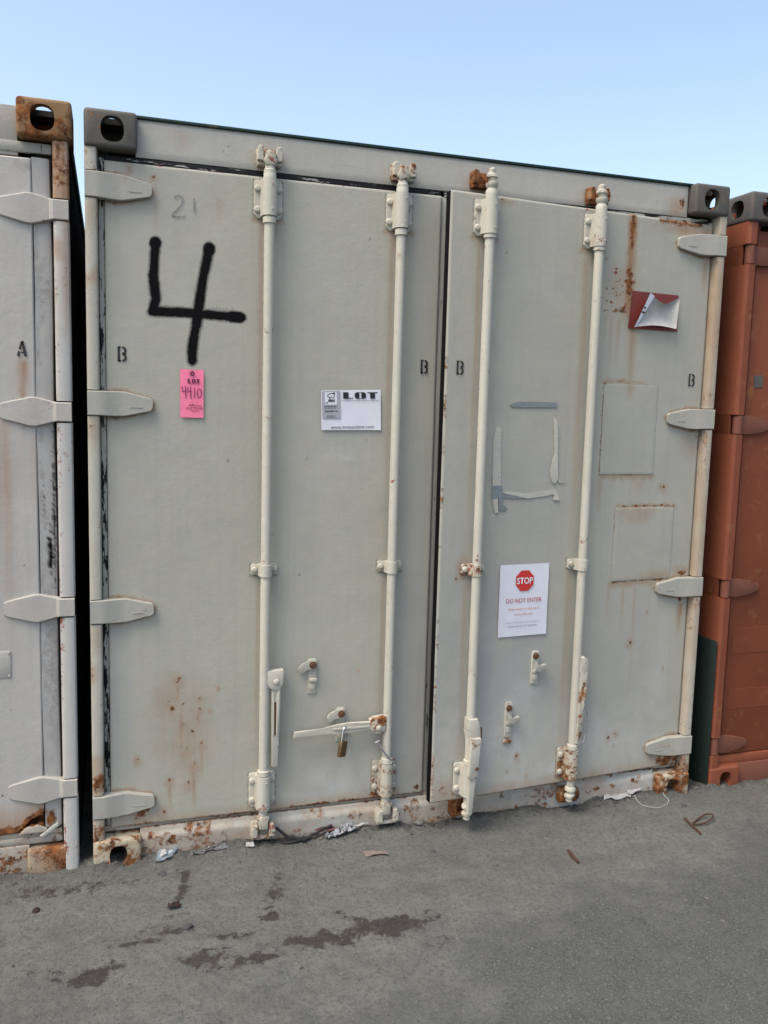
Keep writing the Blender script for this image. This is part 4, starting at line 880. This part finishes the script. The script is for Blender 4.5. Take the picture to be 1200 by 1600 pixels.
# ------------------------------------------------------------------ the red container
boxR = tag(empty('shipping_container', (2.548, .004, 0)), 'rust red container at the right edge of the row', 'container')
shell(boxR, 0, WID, H - .010, M['red'], M['red'])
casting(boxR, -.004, H - .004, 1, M['castred'], True, -.012); casting(boxR, 0, -.030, 1, M['redpost'], False, -.004); casting(boxR, WID, H - .004, -1, M['castred'], True); casting(boxR, WID, -.03, -1, M['redpost'], False)
HR = [2.272, 1.580, .882, .1815]
for x, s in ((0, 1), (WID, -1)):
    segs = []; z = .085
    for hz in HR[::-1]: segs.append((z, hz - .041)); z = hz + .041
    segs.append((z, H - .120)); bm = B(); prof = [(0, .16), (0, .014), (.004, .006), (.012, 0), (.040, 0), (.047, .006), (.049, .014), (.049, .05), (.010, .05), (.010, .16)]
    for z0, z1 in segs:
        ra = [bm.verts.new((x + s * px, py, z0)) for px, py in prof]; rb = [bm.verts.new((x + s * px, py, z1)) for px, py in prof]; n = len(prof)
        bm.faces.new(ra[::-1]); bm.faces.new(rb)
        for k in range(n): bm.faces.new((ra[k], ra[(k + 1) % n], rb[(k + 1) % n], rb[k]))
    finish(bm, 'corner_post', M['redpost'], boxR)
    bm = B(); box(bm, (min(x + s * .001, x + s * .012), .040, .08), (max(x + s * .001, x + s * .012), .20, H - .118)); finish(bm, 'post_plate', M['red'], boxR)
    for hz in HR:
        bm = B(); tube(bm, [(x + s * .027, .020, hz - .037), (x + s * .027, .020, hz + .037)], .020, 16); 
        o = [(.030, -.037), (.060, -.038), (.10, -.040), (.16, -.030), (.200, -.014), (.205, 0), (.198, .014), (.16, .026), (.10, .038), (.060, .038), (.030, .037)]
        prism(bm, [(x + s * a_, hz + b_) for a_, b_ in (o if s > 0 else o[::-1])], .021, .046, .002); finish(bm, 'hinge', M['redpale'], boxR)
    bm = B(); box(bm, (min(x + s * .05, x + s * .095), .048, .12), (max(x + s * .05, x + s * .095), .11, H - .118)); finish(bm, 'door_jamb', M['red'], boxR)
for x0, x1, rods in ((.075, 1.212, (.60, 1.07)), (1.226, WID - .075, (1.37, 1.84))):
    bm = B(); box(bm, (x0, 0, .13), (x1, .05, 2.375), .004); d_ = finish(bm, 'door', M['red'], boxR, loc=(0, .036, 0))
    for x in rods: lock_rod(d_, x, M['redpost'], .075, 2.43); sleeve(d_, x, 2.23, 2.35, M['redpost'], 'red'); clamp(d_, x, 1.02, M['redpost'], 'red'); sleeve(d_, x, .145, .268, M['redpost'], 'red')
    if x0 < 1:
        for a_, b_ in ((.585, .700), (.335, .425)):
            bm = B(); box(bm, (.098, -.0016, a_), (.46, .001, b_), .0006, 1); finish(bm, 'repair_patch', M['red'], d_)
        bm = B(); prism(bm, [(.105, 1.785), (.150, 1.79), (.155, 1.74), (.110, 1.735)], -.0025, .001, .0008, 1); finish(bm, 'repair_patch', M['castred'], d_)
bm = B(); box(bm, (.15, .036, 2.385), (WID - .15, .10, H - .012), .004); finish(bm, 'header', M['red'], boxR)
bm = B(); box(bm, (.157, .026, -.03), (WID - .157, .10, .085), .004); finish(bm, 'door_sill', M['redpale'], boxR)
bm = B(); box(bm, (.05, .030, .085), (WID - .05, .10, .126), .005); finish(bm, 'sill_ledge', M['redpost'], boxR)

# green sheet standing in the gap
bm = B(); box(bm, (-.006, 0, -.01), (.002, .62, .655), .003)
tag(finish(bm, 'green_board', M['greenboard'], None, (2.540, .006, 0)), 'dark green sheet standing in the gap against the red container', 'board')

# ------------------------------------------------------------------ papers, tag, tape and padlock on the doors
def face_empty(name, right, x, z, off=.0055):
    if right: m = Matrix.Translation((RX, RY, 0)) @ Matrix.Rotation(TH, 4, 'Z')
    else: m = Matrix.Translation((0, RY, 0))
    y = float(dents(np.array([x]), np.array([z]))[0]) - off
    o = empty(name, m @ Vector((x, y, z)), TH if right else 0); return o
def card(name, w, h, mat, parent, curl=.002, corners=None, n=10, seed=0, thick=.0004):
    """thin sheet with a slight wave; corners = four (x, z) offsets TL, TR, BR, BL"""
    c_ = corners or ((-w / 2, h / 2), (w / 2, h / 2), (w / 2, -h / 2), (-w / 2, -h / 2)); bm = B(); g_ = []
    for j in range(n + 1):
        row = []
        for i in range(n + 1):
            u, t = i / n, j / n; x = (1 - t) * ((1 - u) * c_[0][0] + u * c_[1][0]) + t * ((1 - u) * c_[3][0] + u * c_[2][0]); z = (1 - t) * ((1 - u) * c_[0][1] + u * c_[1][1]) + t * ((1 - u) * c_[3][1] + u * c_[2][1])
            y = -abs(float(fbm(np.array([u * 3]), np.array([t * 3]), 1.0, seed)[0]) - .4) * curl; row.append(bm.verts.new((x, y, z)))
        g_.append(row)
    for j in range(n):
        for i in range(n): bm.faces.new((g_[j][i], g_[j + 1][i], g_[j + 1][i + 1], g_[j][i + 1]))
    return finish(bm, name, mat, parent, smooth=60)
def print_text(parent, body, size, width, x, z, mat, bold=0.0, name='lettering', y=-.0016):
    return link(text_mesh(body, size, width, bold), name, mat, parent, (x, y, z), smooth=0)
def fat_LOT(parent, x, z, w, h, mat, y=-.0016):
    bm = B(); u = w / 3.0
    a = x - w / 2; rectf(bm, a, z - h / 2, a + u * .46, z + h / 2); rectf(bm, a + u * .46, z - h / 2, a + u * .86, z - h / 2 + h * .12)
    a = x - w / 2 + u * .98
    for s in (-1, 1):
        cx = a + u * .5
        pts = [(cx + s * u * .09, z + h * .42), (cx + s * u * .09, z - h * .42), (cx, z - h * .42), (cx, z - h / 2), (cx + s * u * .28, z - h / 2), (cx + s * u * .46, z - h * .36), (cx + s * u * .5, z), (cx + s * u * .46, z + h * .36), (cx + s * u * .28, z + h / 2), (cx, z + h / 2), (cx, z + h * .42)]
        bm.faces.new([bm.verts.new((px, 0, pz)) for px, pz in pts])
    a = x - w / 2 + u * 2.08; rectf(bm, a, z + h / 2 - h * .14, a + u * .92, z + h / 2); rectf(bm, a + u * .25, z - h / 2, a + u * .67, z + h / 2 - h * .14)
    return finish(bm, 'lettering', mat, parent, (0, y, 0), smooth=0)
def word_lines(parent, rows, mat, y=-.0016, name='small_print'):
    bm = B(); rnd = random.Random(3)
    for x0, x1, z, h in rows:
        x = x0
        while x < x1:
            w = min(h * rnd.uniform(1.2, 4.5), x1 - x); k = x
            while k < x + w - h * .2: rectf(bm, k, z - h / 2, min(k + h * .38, x + w), z + h * rnd.choice((.25, .25, .5))); k += h * .58
            x += w + h * .55
    return finish(bm, name, mat, parent, (0, y, 0), smooth=0)

# pink lot tag
t = tag(face_empty('lot_tag', False, .3365, 1.639), 'bright pink paper lot tag with handwritten 4410 stuck below the black 4', 'tag')
card('tag_card', .078, .162, M['pink'], t, .004, seed=1)
bm = B(); ring = [(.011 * math.cos(a_), .011 * math.sin(a_)) for a_ in np.linspace(0, 2 * math.pi, 17)]
tube(bm, [(.001 + a_ * .55, 0, .068 + b_ * .55) for a_, b_ in ring], .0018, 6); finish(bm, 'eyelet', M['tagink'], t, (0, -.003, 0))
fat_LOT(t, .006, .043, .041, .0135, M['tagink'], -.0035); bm = B(); rectf(bm, -.014, .033, .026, .0342); finish(bm, 'rule', M['tagink'], t, (0, -.0035, 0), smooth=0)
bm = B(); w = .0028
ribbon(bm, [(-.033, .024), (-.032, .012), (-.0315, .005), (-.020, .008)], w); ribbon(bm, [(-.0215, .025), (-.021, .008), (-.020, -.016)], w)
ribbon(bm, [(-.014, .022), (-.0135, .012), (-.0145, .004), (-.004, .008)], w); ribbon(bm, [(-.0045, .023), (-.004, .008), (-.0035, -.017)], w)
ribbon(bm, [(.0085, .021), (.0082, -.015)], w); ribbon(bm, [(.0185 + .0072 * math.cos(a_) + .006, .002 + .0155 * math.sin(a_)) for a_ in np.linspace(2.2, 2.2 + 2 * math.pi, 16)], w)
finish(bm, 'handwriting', M['pen'], t, (0, -.0038, 0), smooth=0)
print_text(t, 'AUCTIONS', .012, .056, .008, -.049, M['tagink'], 0, y=-.0035); word_lines(t, [(.012, .032, -.040, .0045), (-.006, .028, -.0565, .0022), (.0, .022, -.061, .0022)], M['tagink'], -.0035)
bm = B(); ribbon(bm, [(-.010, -.042), (-.004, -.036), (.0, -.041), (.004, -.034), (.008, -.042)], .003); rectf(bm, -.001, -.031, .002, -.029); finish(bm, 'emblem', M['tagink'], t, (0, -.0035, 0), smooth=0)

# white auction notice
t = tag(face_empty('auction_notice', False, .900, 1.598), 'white auction notice headed LOT beside the second locking bar', 'notice')
card('sheet', .222, .144, M['paper'], t, .003, corners=((-.114, .067), (.108, .076), (.113, -.070), (-.110, -.074)), seed=2)
def tilt(o, a_=2.0): o.rotation_euler = (0, -rad(a_), 0); return o
tilt(fat_LOT(t, .034, .052, .130, .023, M['ink'], -.003))
bm = B(); rectf(bm, -.038, .034, .104, .0358); tilt(finish(bm, 'rule', M['greyink'], t, (0, -.003, 0), smooth=0))
bm = B(); rectf(bm, -.108, -.030, -.042, .068); tilt(finish(bm, 'logo_panel', M['greyink'], t, (0, -.0026, 0), smooth=0))
bm = B(); rectf(bm, -.099, .020, -.054, .064); tilt(finish(bm, 'logo_field', M['paper'], t, (0, -.0030, 0), smooth=0))
tilt(print_text(t, 'MRI', .013, .024, -.075, .031, M['ink'], .0006, y=-.0034))
bm = B(); ribbon(bm, [(-.090, .052), (-.083, .058), (-.070, .059), (-.062, .061)], [.002, .003, .003, .007]); ribbon(bm, [(-.089, .050), (-.082, .045), (-.076, .048), (-.070, .043)], .0028); ribbon(bm, [(-.062, .060), (-.064, .050), (-.067, .041)], .003); ribbon(bm, [(-.081, .044), (-.079, .038)], .004); ribbon(bm, [(-.096, .0255), (-.088, .0275)], .004); tilt(finish(bm, 'emblem', M['ink'], t, (0, -.0034, 0), smooth=0))
tilt(word_lines(t, [(-.100, -.056, .014, .004), (-.100, -.058, .008, .0025), (-.099, -.053, -.003, .0058), (-.092, -.058, -.020, .0028), (-.094, -.056, -.025, .0022)], M['ink'], -.0034))
tilt(print_text(t, 'www.mriauctions.com', .0165, .160, .004, -.0605, M['ink'], 0, y=-.003))

# printed warning
t = tag(face_empty('warning_sign', True, -.802, .887), 'white printed page with red octagon reading STOP DO NOT ENTER', 'sign')
card('sheet', .216, .281, M['paper'], t, .004, corners=((-.109, .141), (.108, .141), (.109, -.141), (-.108, -.141)), seed=3)
bm = B(); R8 = .0425; bm.faces.new([bm.verts.new((.000 + R8 * math.cos(a_), 0, .077 + R8 * 1.02 * math.sin(a_))) for a_ in [math.pi / 8 + k * math.pi / 4 for k in range(8)]]); finish(bm, 'octagon', M['redink'], t, (0, -.0034, 0), smooth=0)
print_text(t, 'STOP', .034, .070, .0, .077, M['paper'], .0007, y=-.0042)
print_text(t, 'DO NOT ENTER', .024, .158, .0, .0, M['redtext'], 0, y=-.0036)
print_text(t, 'Authorization is required to', .0125, .142, .0, -.034, M['orangetext'], 0, y=-.0036); print_text(t, 'access this area', .0125, .082, .0, -.053, M['orangetext'], 0, y=-.0036)
print_text(t, 'Access can be obtained by contacting', .0085, .150, -.002, -.086, M['greyink'], 0, y=-.0036); word_lines(t, [(-.066, .062, -.100, .0055)], M['greyink'], -.0036)

# red placard with its face sheet peeled
t = tag(face_empty('placard', True, -.262, 2.016, .0050), 'dark red placard with its pale face sheet curling away, below the rust streak', 'placard')
card('backing', .24, .15, M['placard'], t, .0, corners=((-.112, .072), (.114, .070), (.118, -.072), (-.124, -.072)), n=4)
bm = B(); n = 16; g_ = []
for j in range(n + 1):
    row = []
    for i in range(n + 1):
        u, v_ = i / n, j / n
        TL, TR, BR, BL = (-.052, .064), (.100, .056), (.092, -.064), (-.114, -.069)
        x = (1 - v_) * ((1 - u) * TL[0] + u * TR[0]) + v_ * ((1 - u) * BL[0] + u * BR[0]); z = (1 - v_) * ((1 - u) * TL[1] + u * TR[1]) + v_ * ((1 - u) * BL[1] + u * BR[1])
        z -= (1 - v_) ** 2 * math.sin(math.pi * u) ** 1.5 * .030; z += v_ ** 3 * math.sin(math.pi * u) * .010
        rim = max(abs(2 * u - 1) ** 5, (1 - v_) ** 6 * .8, v_ ** 6 * .9)
        y = -.004 - .020 * rim - .006 * (1 - v_) * (1 - u)
        row.append(bm.verts.new((x, y, z)))
    g_.append(row)
for j in range(n):
    for i in range(n): bm.faces.new((g_[j][i], g_[j + 1][i], g_[j + 1][i + 1], g_[j][i + 1]))
finish(bm, 'peeled_sheet', M['sheet'], t, smooth=60)
bm = B()
bm.faces.new([bm.verts.new(p) for p in ((-.050, -.031, .066), (-.026, -.027, .054), (-.106, -.026, -.067), (-.114, -.028, -.070))]); finish(bm, 'curled_edge', M['paper'], t)
bm = B(); 
for x, z in ((-.076, .008), (-.078, -.010), (-.084, -.009)): tube(bm, [(x, -.0315, z), (x + .006, -.0315, z - .002)], .003, 6)
finish(bm, 'scorch_mark', M['ink'], t)

# left-over tape
def tape(name, right, pts, mat, label, y=-.0005, wav=.002, grp=None):
    cx = sum(p[0] for p in pts) / len(pts); cz = sum(p[1] for p in pts) / len(pts); t = face_empty(name, right, cx, cz, .0026); bm = B()
    f = bm.faces.new([bm.verts.new((a_ - cx, 0, b_ - cz)) for a_, b_ in pts]); r_ = bmesh.ops.extrude_face_region(bm, geom=[f])
    for v_ in [g_ for g_ in r_['geom'] if isinstance(g_, bmesh.types.BMVert)]: v_.co.y -= .0006 + wav * .6 * random.random()
    me = bpy.data.meshes.new(name); bmesh.ops.recalc_face_normals(bm, faces=bm.faces); bmesh.ops.triangulate(bm, faces=[f_ for f_ in bm.faces if len(f_.verts) > 4]); bm.to_mesh(me); bm.free()
    loc, rot = t.location.copy(), t.rotation_euler.copy(); bpy.data.objects.remove(t); o = link(me, name, mat, None, loc, rot, 30)
    tag(o, label, 'tape', 'tape remnants on the right door'); return o
tape('tape_strip', True, [(-.900, 1.633), (-.880, 1.641), (-.862, 1.6455), (-.83, 1.647), (-.692, 1.6475), (-.691, 1.6285), (-.888, 1.6240)], M['ducttape'], 'grey blue duct tape strip, topmost of the torn tape square')
tape('tape_strip', True, [(-.955, 1.546), (-.945, 1.553), (-.932, 1.541), (-.930, 1.44), (-.923, 1.332), (-.959, 1.331), (-.962, 1.42), (-.963, 1.50)], M['tapeback'], 'pale vertical tape remnant, left side of the torn tape square')
tape('tape_strip', True, [(-.707, 1.596), (-.690, 1.575), (-.684, 1.54), (-.680, 1.44), (-.671, 1.355), (-.683, 1.338), (-.697, 1.339), (-.704, 1.355), (-.711, 1.385), (-.702, 1.43), (-.694, 1.452), (-.698, 1.50)], M['tapeback'], 'pale ragged vertical tape remnant, right side of the torn tape square', wav=.006)
tape('tape_strip', True, [(-.919, 1.3085), (-.86, 1.3075), (-.815, 1.301), (-.76, 1.306), (-.682, 1.316), (-.672, 1.298), (-.72, 1.290), (-.80, 1.281), (-.86, 1.293), (-.899, 1.299)], M['tapeback'], 'pale horizontal tape remnant, bottom of the torn tape square')
tape('tape_strip', True, [(-.962, 1.331), (-.918, 1.331), (-.918, 1.300), (-.900, 1.297), (-.80, 1.2815), (-.85, 1.282), (-.905, 1.283), (-.959, 1.280)], M['ducttape'], 'grey blue duct tape patch at the lower left corner of the tape square')
tape('tape_strip', True, [(-.957, 1.280), (-.934, 1.282), (-.930, 1.230), (-.945, 1.228)], M['tapeback'], 'pale tape tail hanging below the left corner of the tape square', wav=.006)
tape('tape_strip', True, [(-.930, 1.303), (-.916, 1.318), (-.914, 1.262), (-.892, 1.245), (-.900, 1.236), (-.928, 1.238)], M['ducttape'], 'curled grey blue tape tail at the lower left of the tape square', wav=.012)
tape('tape_strip', True, [(-.693, 1.313), (-.676, 1.304), (-.664, 1.288), (-.661, 1.271), (-.688, 1.274), (-.684, 1.290)], M['tapeback'], 'short pale tape tail at the lower right corner of the tape square', wav=.008)
tape('tape_strip', True, [(-.671, 1.352), (-.655, 1.345), (-.640, 1.346), (-.645, 1.338), (-.668, 1.340)], M['tapeback'], 'tiny pale tape curl beside the right side of the tape square', wav=.006)

# padlock
t = tag(empty('padlock', (.880, RY - .060, .36)), 'small tarnished brass padlock hanging from the horizontal handle', 'padlock')
t.rotation_euler = (0, rad(12), rad(38))
bm = B(); box(bm, (-.019, -.008, -.038), (.019, .008, .020), .004); finish(bm, 'body', M['brass'], t)
bm = B(); tube(bm, [(-.012, 0, .016)] + [(-.012 * math.cos(a_), 0, .060 + .013 * math.sin(a_)) for a_ in np.linspace(0, math.pi, 9)] + [(.012, 0, .016)], .0036, 8); finish(bm, 'shackle', M['chrome'], t)

# ------------------------------------------------------------------ litter on the ground
def gz(x, y): return float(ground_z(np.array([x]), np.array([y]))[0])
def gthing(name, x, y, dz=0.0, rz=0.0): return (x, y, gz(x, y) + dz), (0, 0, rz)
def gtube(name, pts, r, mat, label, cat, dz=.003, lift=None, n=7):
    x0, y0 = pts[0][:2]; bm = B(); base = Vector((x0, y0, gz(x0, y0)))
    P = [Vector((p[0], p[1], gz(p[0], p[1]) + dz + (p[2] if len(p) > 2 else 0))) - base for p in pts]; tube(bm, P, r, n)
    return tag(finish(bm, name, mat, None, base), label, cat)
def smooth_path(pts, k=6):
    P = [Vector((*p[:2], p[2] if len(p) > 2 else 0)) for p in pts]; out = []
    for i in range(len(P) - 1):
        p0, p1, p2, p3 = P[max(i - 1, 0)], P[i], P[i + 1], P[min(i + 2, len(P) - 1)]
        for j in range(k):
            t_ = j / k; out.append(.5 * ((2 * p1) + (-p0 + p2) * t_ + (2 * p0 - 5 * p1 + 4 * p2 - p3) * t_ ** 2 + (-p0 + 3 * p1 - 3 * p2 + p3) * t_ ** 3))
    return [tuple(q_) for q_ in out + [P[-1]]]
gtube('rusty_wire', smooth_path([(2.265, -.213), (2.245, -.339)]) , .0055, M['rustrod'], 'rusty rod lying on the dirt with a bent wire loop', 'rod', .004)
w_ = bpy.data.objects['rusty_wire']
bm = B(); base = w_.location; tube(bm, [Vector((p[0], p[1], gz(p[0], p[1]) + .005 + p[2])) - base for p in smooth_path([(2.262, -.265), (2.30, -.240), (2.350, -.225, .012), (2.372, -.245, .018), (2.345, -.270, .012), (2.30, -.280, .004), (2.258, -.268)])], .0036, 7); finish(bm, 'wire_loop', M['rustrod'], w_)
gtube('dark_stick', [(1.675, -.323), (1.670, -.36), (1.667, -.411)], [.006, .0075, .005], M['rustrod'], 'short dark stick lying on the dirt in front of the right door', 'stick', .005)
gtube('white_string', smooth_path([(2.135, .035), (2.165, .000), (2.160, -.035), (2.166, -.075), (2.21, -.100), (2.262, -.092), (2.298, -.060), (2.300, -.020), (2.335, .016)]), .0019, M['string'], 'thin white string curled on the dirt below the right corner casting', 'string', .003)
gtube('black_strap', smooth_path([(.640, .000, .050), (.675, -.005, .025), (.715, -.012, .004), (.745, -.010, .004), (.70, -.022, .004), (.66, -.012, .002)]), .0055, M['blackstrap'], 'black strap end coiled at the foot of the first locking bar', 'strap', .004)
gtube('black_strap', smooth_path([(.735, -.020, .002), (.775, -.006, .010), (.82, .004, .022), (.855, .006, .030)]), .0055, M['blackstrap'], 'straight black strap end leaning on the sill beside crumpled plastic', 'strap', .004)
def crumple(name, x, y, pts, mat, label, cat, amp=.010, dz=.004, n=9, seed=1, rz=0, group=None):
    """crumpled flat scrap: quad outline pts (x, y offsets) with a folded height field"""
    rnd = np.random.RandomState(seed); bm = B(); g_ = []
    for j in range(n + 1):
        row = []
        for i in range(n + 1):
            u, v_ = i / n, j / n; px = (1 - v_) * ((1 - u) * pts[0][0] + u * pts[1][0]) + v_ * ((1 - u) * pts[3][0] + u * pts[2][0]); py = (1 - v_) * ((1 - u) * pts[0][1] + u * pts[1][1]) + v_ * ((1 - u) * pts[3][1] + u * pts[2][1])
            j_ = (rnd.rand(3) - .5) * amp; row.append(bm.verts.new((px + j_[0] * .5, py + j_[1] * .5, gz(x + px, y + py) - gz(x, y) + abs(j_[2]) * 1.6)))
        g_.append(row)
    for j in range(n):
        for i in range(n): bm.faces.new((g_[j][i], g_[j][i + 1], g_[j + 1][i + 1], g_[j + 1][i]))
    return tag(finish(bm, name, mat, None, (x, y, gz(x, y) + dz), smooth=20), label, cat, group)
crumple('paper_scrap', 2.10, -.002, [(-.085, -.012), (.045, -.010), (.10, .055), (-.05, .045)], M['litter'], 'flat white paper scrap on the dirt at the foot of the right door', 'paper', .004, .006, 7, 3)
crumple('paper_scrap', 2.165, .012, [(-.03, -.02), (.05, .0), (.09, .035), (-.02, .02)], M['litter'], 'narrow white paper strip beside the larger scrap near the right corner', 'paper', .006, .012, 6, 4)
crumple('plastic_wrap', .895, -.004, [(-.035, -.02), (.055, -.015), (.04, .022), (-.03, .02)], M['plastic'], 'crumpled clear plastic against the sill between the left door bars', 'plastic', .030, .008, 9, 5)
crumple('plastic_wrap', .845, -.022, [(-.02, -.012), (.025, -.010), (.02, .012), (-.02, .012)], M['plastic'], 'small torn clear plastic piece beside the black strap', 'plastic', .022, .005, 6, 15)
crumple('red_wrapper', .855, .004, [(-.025, -.006), (.025, -.004), (.025, .010), (-.02, .010)], M['redscrap'], 'dull red wrapper tucked behind the crumpled plastic at the sill', 'wrapper', .012, .018, 5, 6)
crumple('paper_bit', .537, -.018, [(-.012, -.010), (.020, -.008), (.018, .010), (-.010, .008)], M['litter'], 'small white paper bit on the dirt left of the first locking bar', 'paper', .004, .006, 3, 7)
crumple('paper_bit', .978, .002, [(-.022, -.006), (.022, -.004), (.02, .006), (-.02, .006)], M['litter'], 'small white paper bit on the dirt near the second locking bar', 'paper', .006, .010, 4, 17)
crumple('plastic_scrap', .235, -.005, [(-.035, -.035), (.020, -.025), (.055, .022), (-.010, .022)], M['blueplastic'], 'bluish plastic scrap on the dirt beside the left corner casting', 'plastic', .010, .006, 6, 8)
crumple('paper_bit', .232, -.012, [(-.010, -.016), (.014, -.010), (.012, .012), (-.004, .008)], M['litter'], 'small white paper bit lying on the bluish plastic scrap', 'paper', .003, .016, 3, 9)
crumple('wrapper_strip', .40, -.014, [(-.07, -.006), (.06, -.010), (.05, .004), (-.07, .006)], M['wrap'], 'long shredded clear wrapper along the sill of the left door', 'plastic', .014, .002, 9, 10)
crumple('pink_scrap', .985, -.165, [(-.05, -.010), (.035, -.022), (.03, .006), (-.055, .022)], M['pinkpaper'], 'faded pinkish scrap lying on the dirt in front of the second locking bar', 'scrap', .006, .003, 6, 11)
def rock(name, x, y, r, mat, label, cat, seed=0, sq=.6, group=None):
    bm = B(); bmesh.ops.create_icosphere(bm, subdivisions=2, radius=r); rnd = random.Random(seed); off = Vector((rnd.random() * 9, rnd.random() * 9, 0))
    for v_ in bm.verts:
        d = .72 + .6 * float(vnoise(np.array([v_.co.x / r * 1.3 + off.x + v_.co.z / r]), np.array([v_.co.y / r * 1.3 + off.y]), 1.0, seed)[0]); v_.co = Vector((v_.co.x * d * 1.2, v_.co.y * d, v_.co.z * d * sq))
    return tag(finish(bm, name, mat, None, (x, y, gz(x, y) + r * sq * .35), (0, 0, rnd.random() * 6), smooth=30), label, cat, group)
rock('brown_lump', -.168, -.224, .011, M['brownlump'], 'dark reddish brown lump on the dirt before the left container', 'lump', 1)
rock('pebble', .282, -.44, .014, M['stonedark'], 'dark blue grey pebble beside the brown stain near the left corner', 'pebble', 2)
rock('pebble', .228, -.098, .013, M['stonedark'], 'dark flat pebble on the dirt near the bluish plastic scrap', 'pebble', 3, .4)
rock('pebble', 1.205, .004, .017, M['stone'], 'pale round pebble against the sill below the door gap', 'pebble', 4)
rock('pebble', 2.335, -.115, .011, M['stonedark'], 'dark pebble below the white string near the right corner', 'pebble', 5)
rock('pebble', 1.185, -.20, .010, M['stonedark'], 'dark flat pebble in front of the right door free edge', 'pebble', 8, .4)
crumple('dead_leaf', .251, -.318, [(-.022, -.012), (.020, -.010), (.018, .012), (-.018, .010)], M['brownlump'], 'curled dark brown dead leaf at the end of the narrow damp trail', 'leaf', .016, .004, 4, 12)

# loose grit and chips: nobody could count them
rnd = np.random.RandomState(5); V = []; F = []
def chip(x, y, r, k):
    b0 = len(V); z = gz_arr[k]; ang = rnd.rand() * 6.28; sx, sy, sz = r * (.8 + .7 * rnd.rand()), r * (.6 + .5 * rnd.rand()), r * (.35 + .4 * rnd.rand())
    for ux, uy, uz in ((1, 0, 0), (.3, .9, 0), (-.8, .5, 0), (-.7, -.7, 0), (.5, -.8, 0), (.1, .1, 1), (0, 0, -.8)):
        jx, jy = ux * sx * (.8 + .4 * rnd.rand()), uy * sy * (.8 + .4 * rnd.rand()); V.append((x + jx * math.cos(ang) - jy * math.sin(ang), y + jx * math.sin(ang) + jy * math.cos(ang), z + uz * sz + sz * .25))
    for i in range(5): F.append((b0 + i, b0 + (i + 1) % 5, b0 + 5)); F.append((b0 + (i + 1) % 5, b0 + i, b0 + 6))
n_ = 9000; cx = rnd.uniform(-.6, 3.1, n_); cy = np.where(rnd.rand(n_) < .30, -np.abs(rnd.randn(n_)) * .05 + .03, rnd.uniform(-1.55, .0, n_)); gz_arr = ground_z(cx, cy); rr = (.0011 + .0026 * rnd.rand(n_) ** 3 + .0045 * (rnd.rand(n_) > .985)) * np.where(cy > -.06, 1.35, 1.0)
for k in range(n_): chip(cx[k], cy[k], rr[k], k)
me = bpy.data.meshes.new('loose_grit'); me.from_pydata(V, [], F); me.update()
N = NT('grit'); ge = N.new('ShaderNodeNewGeometry'); c = N.mix(N.ramp(ge.outputs['Random Per Island'], 0, 1), (0.0308, 0.0291, 0.0269), (0.1288, 0.1232, 0.1120)); tag(link(me, 'loose_grit', N.out(c, .9, 0, .3), smooth=0), 'fine loose grit scattered over the dirt and paving', 'grit', kind='stuff')
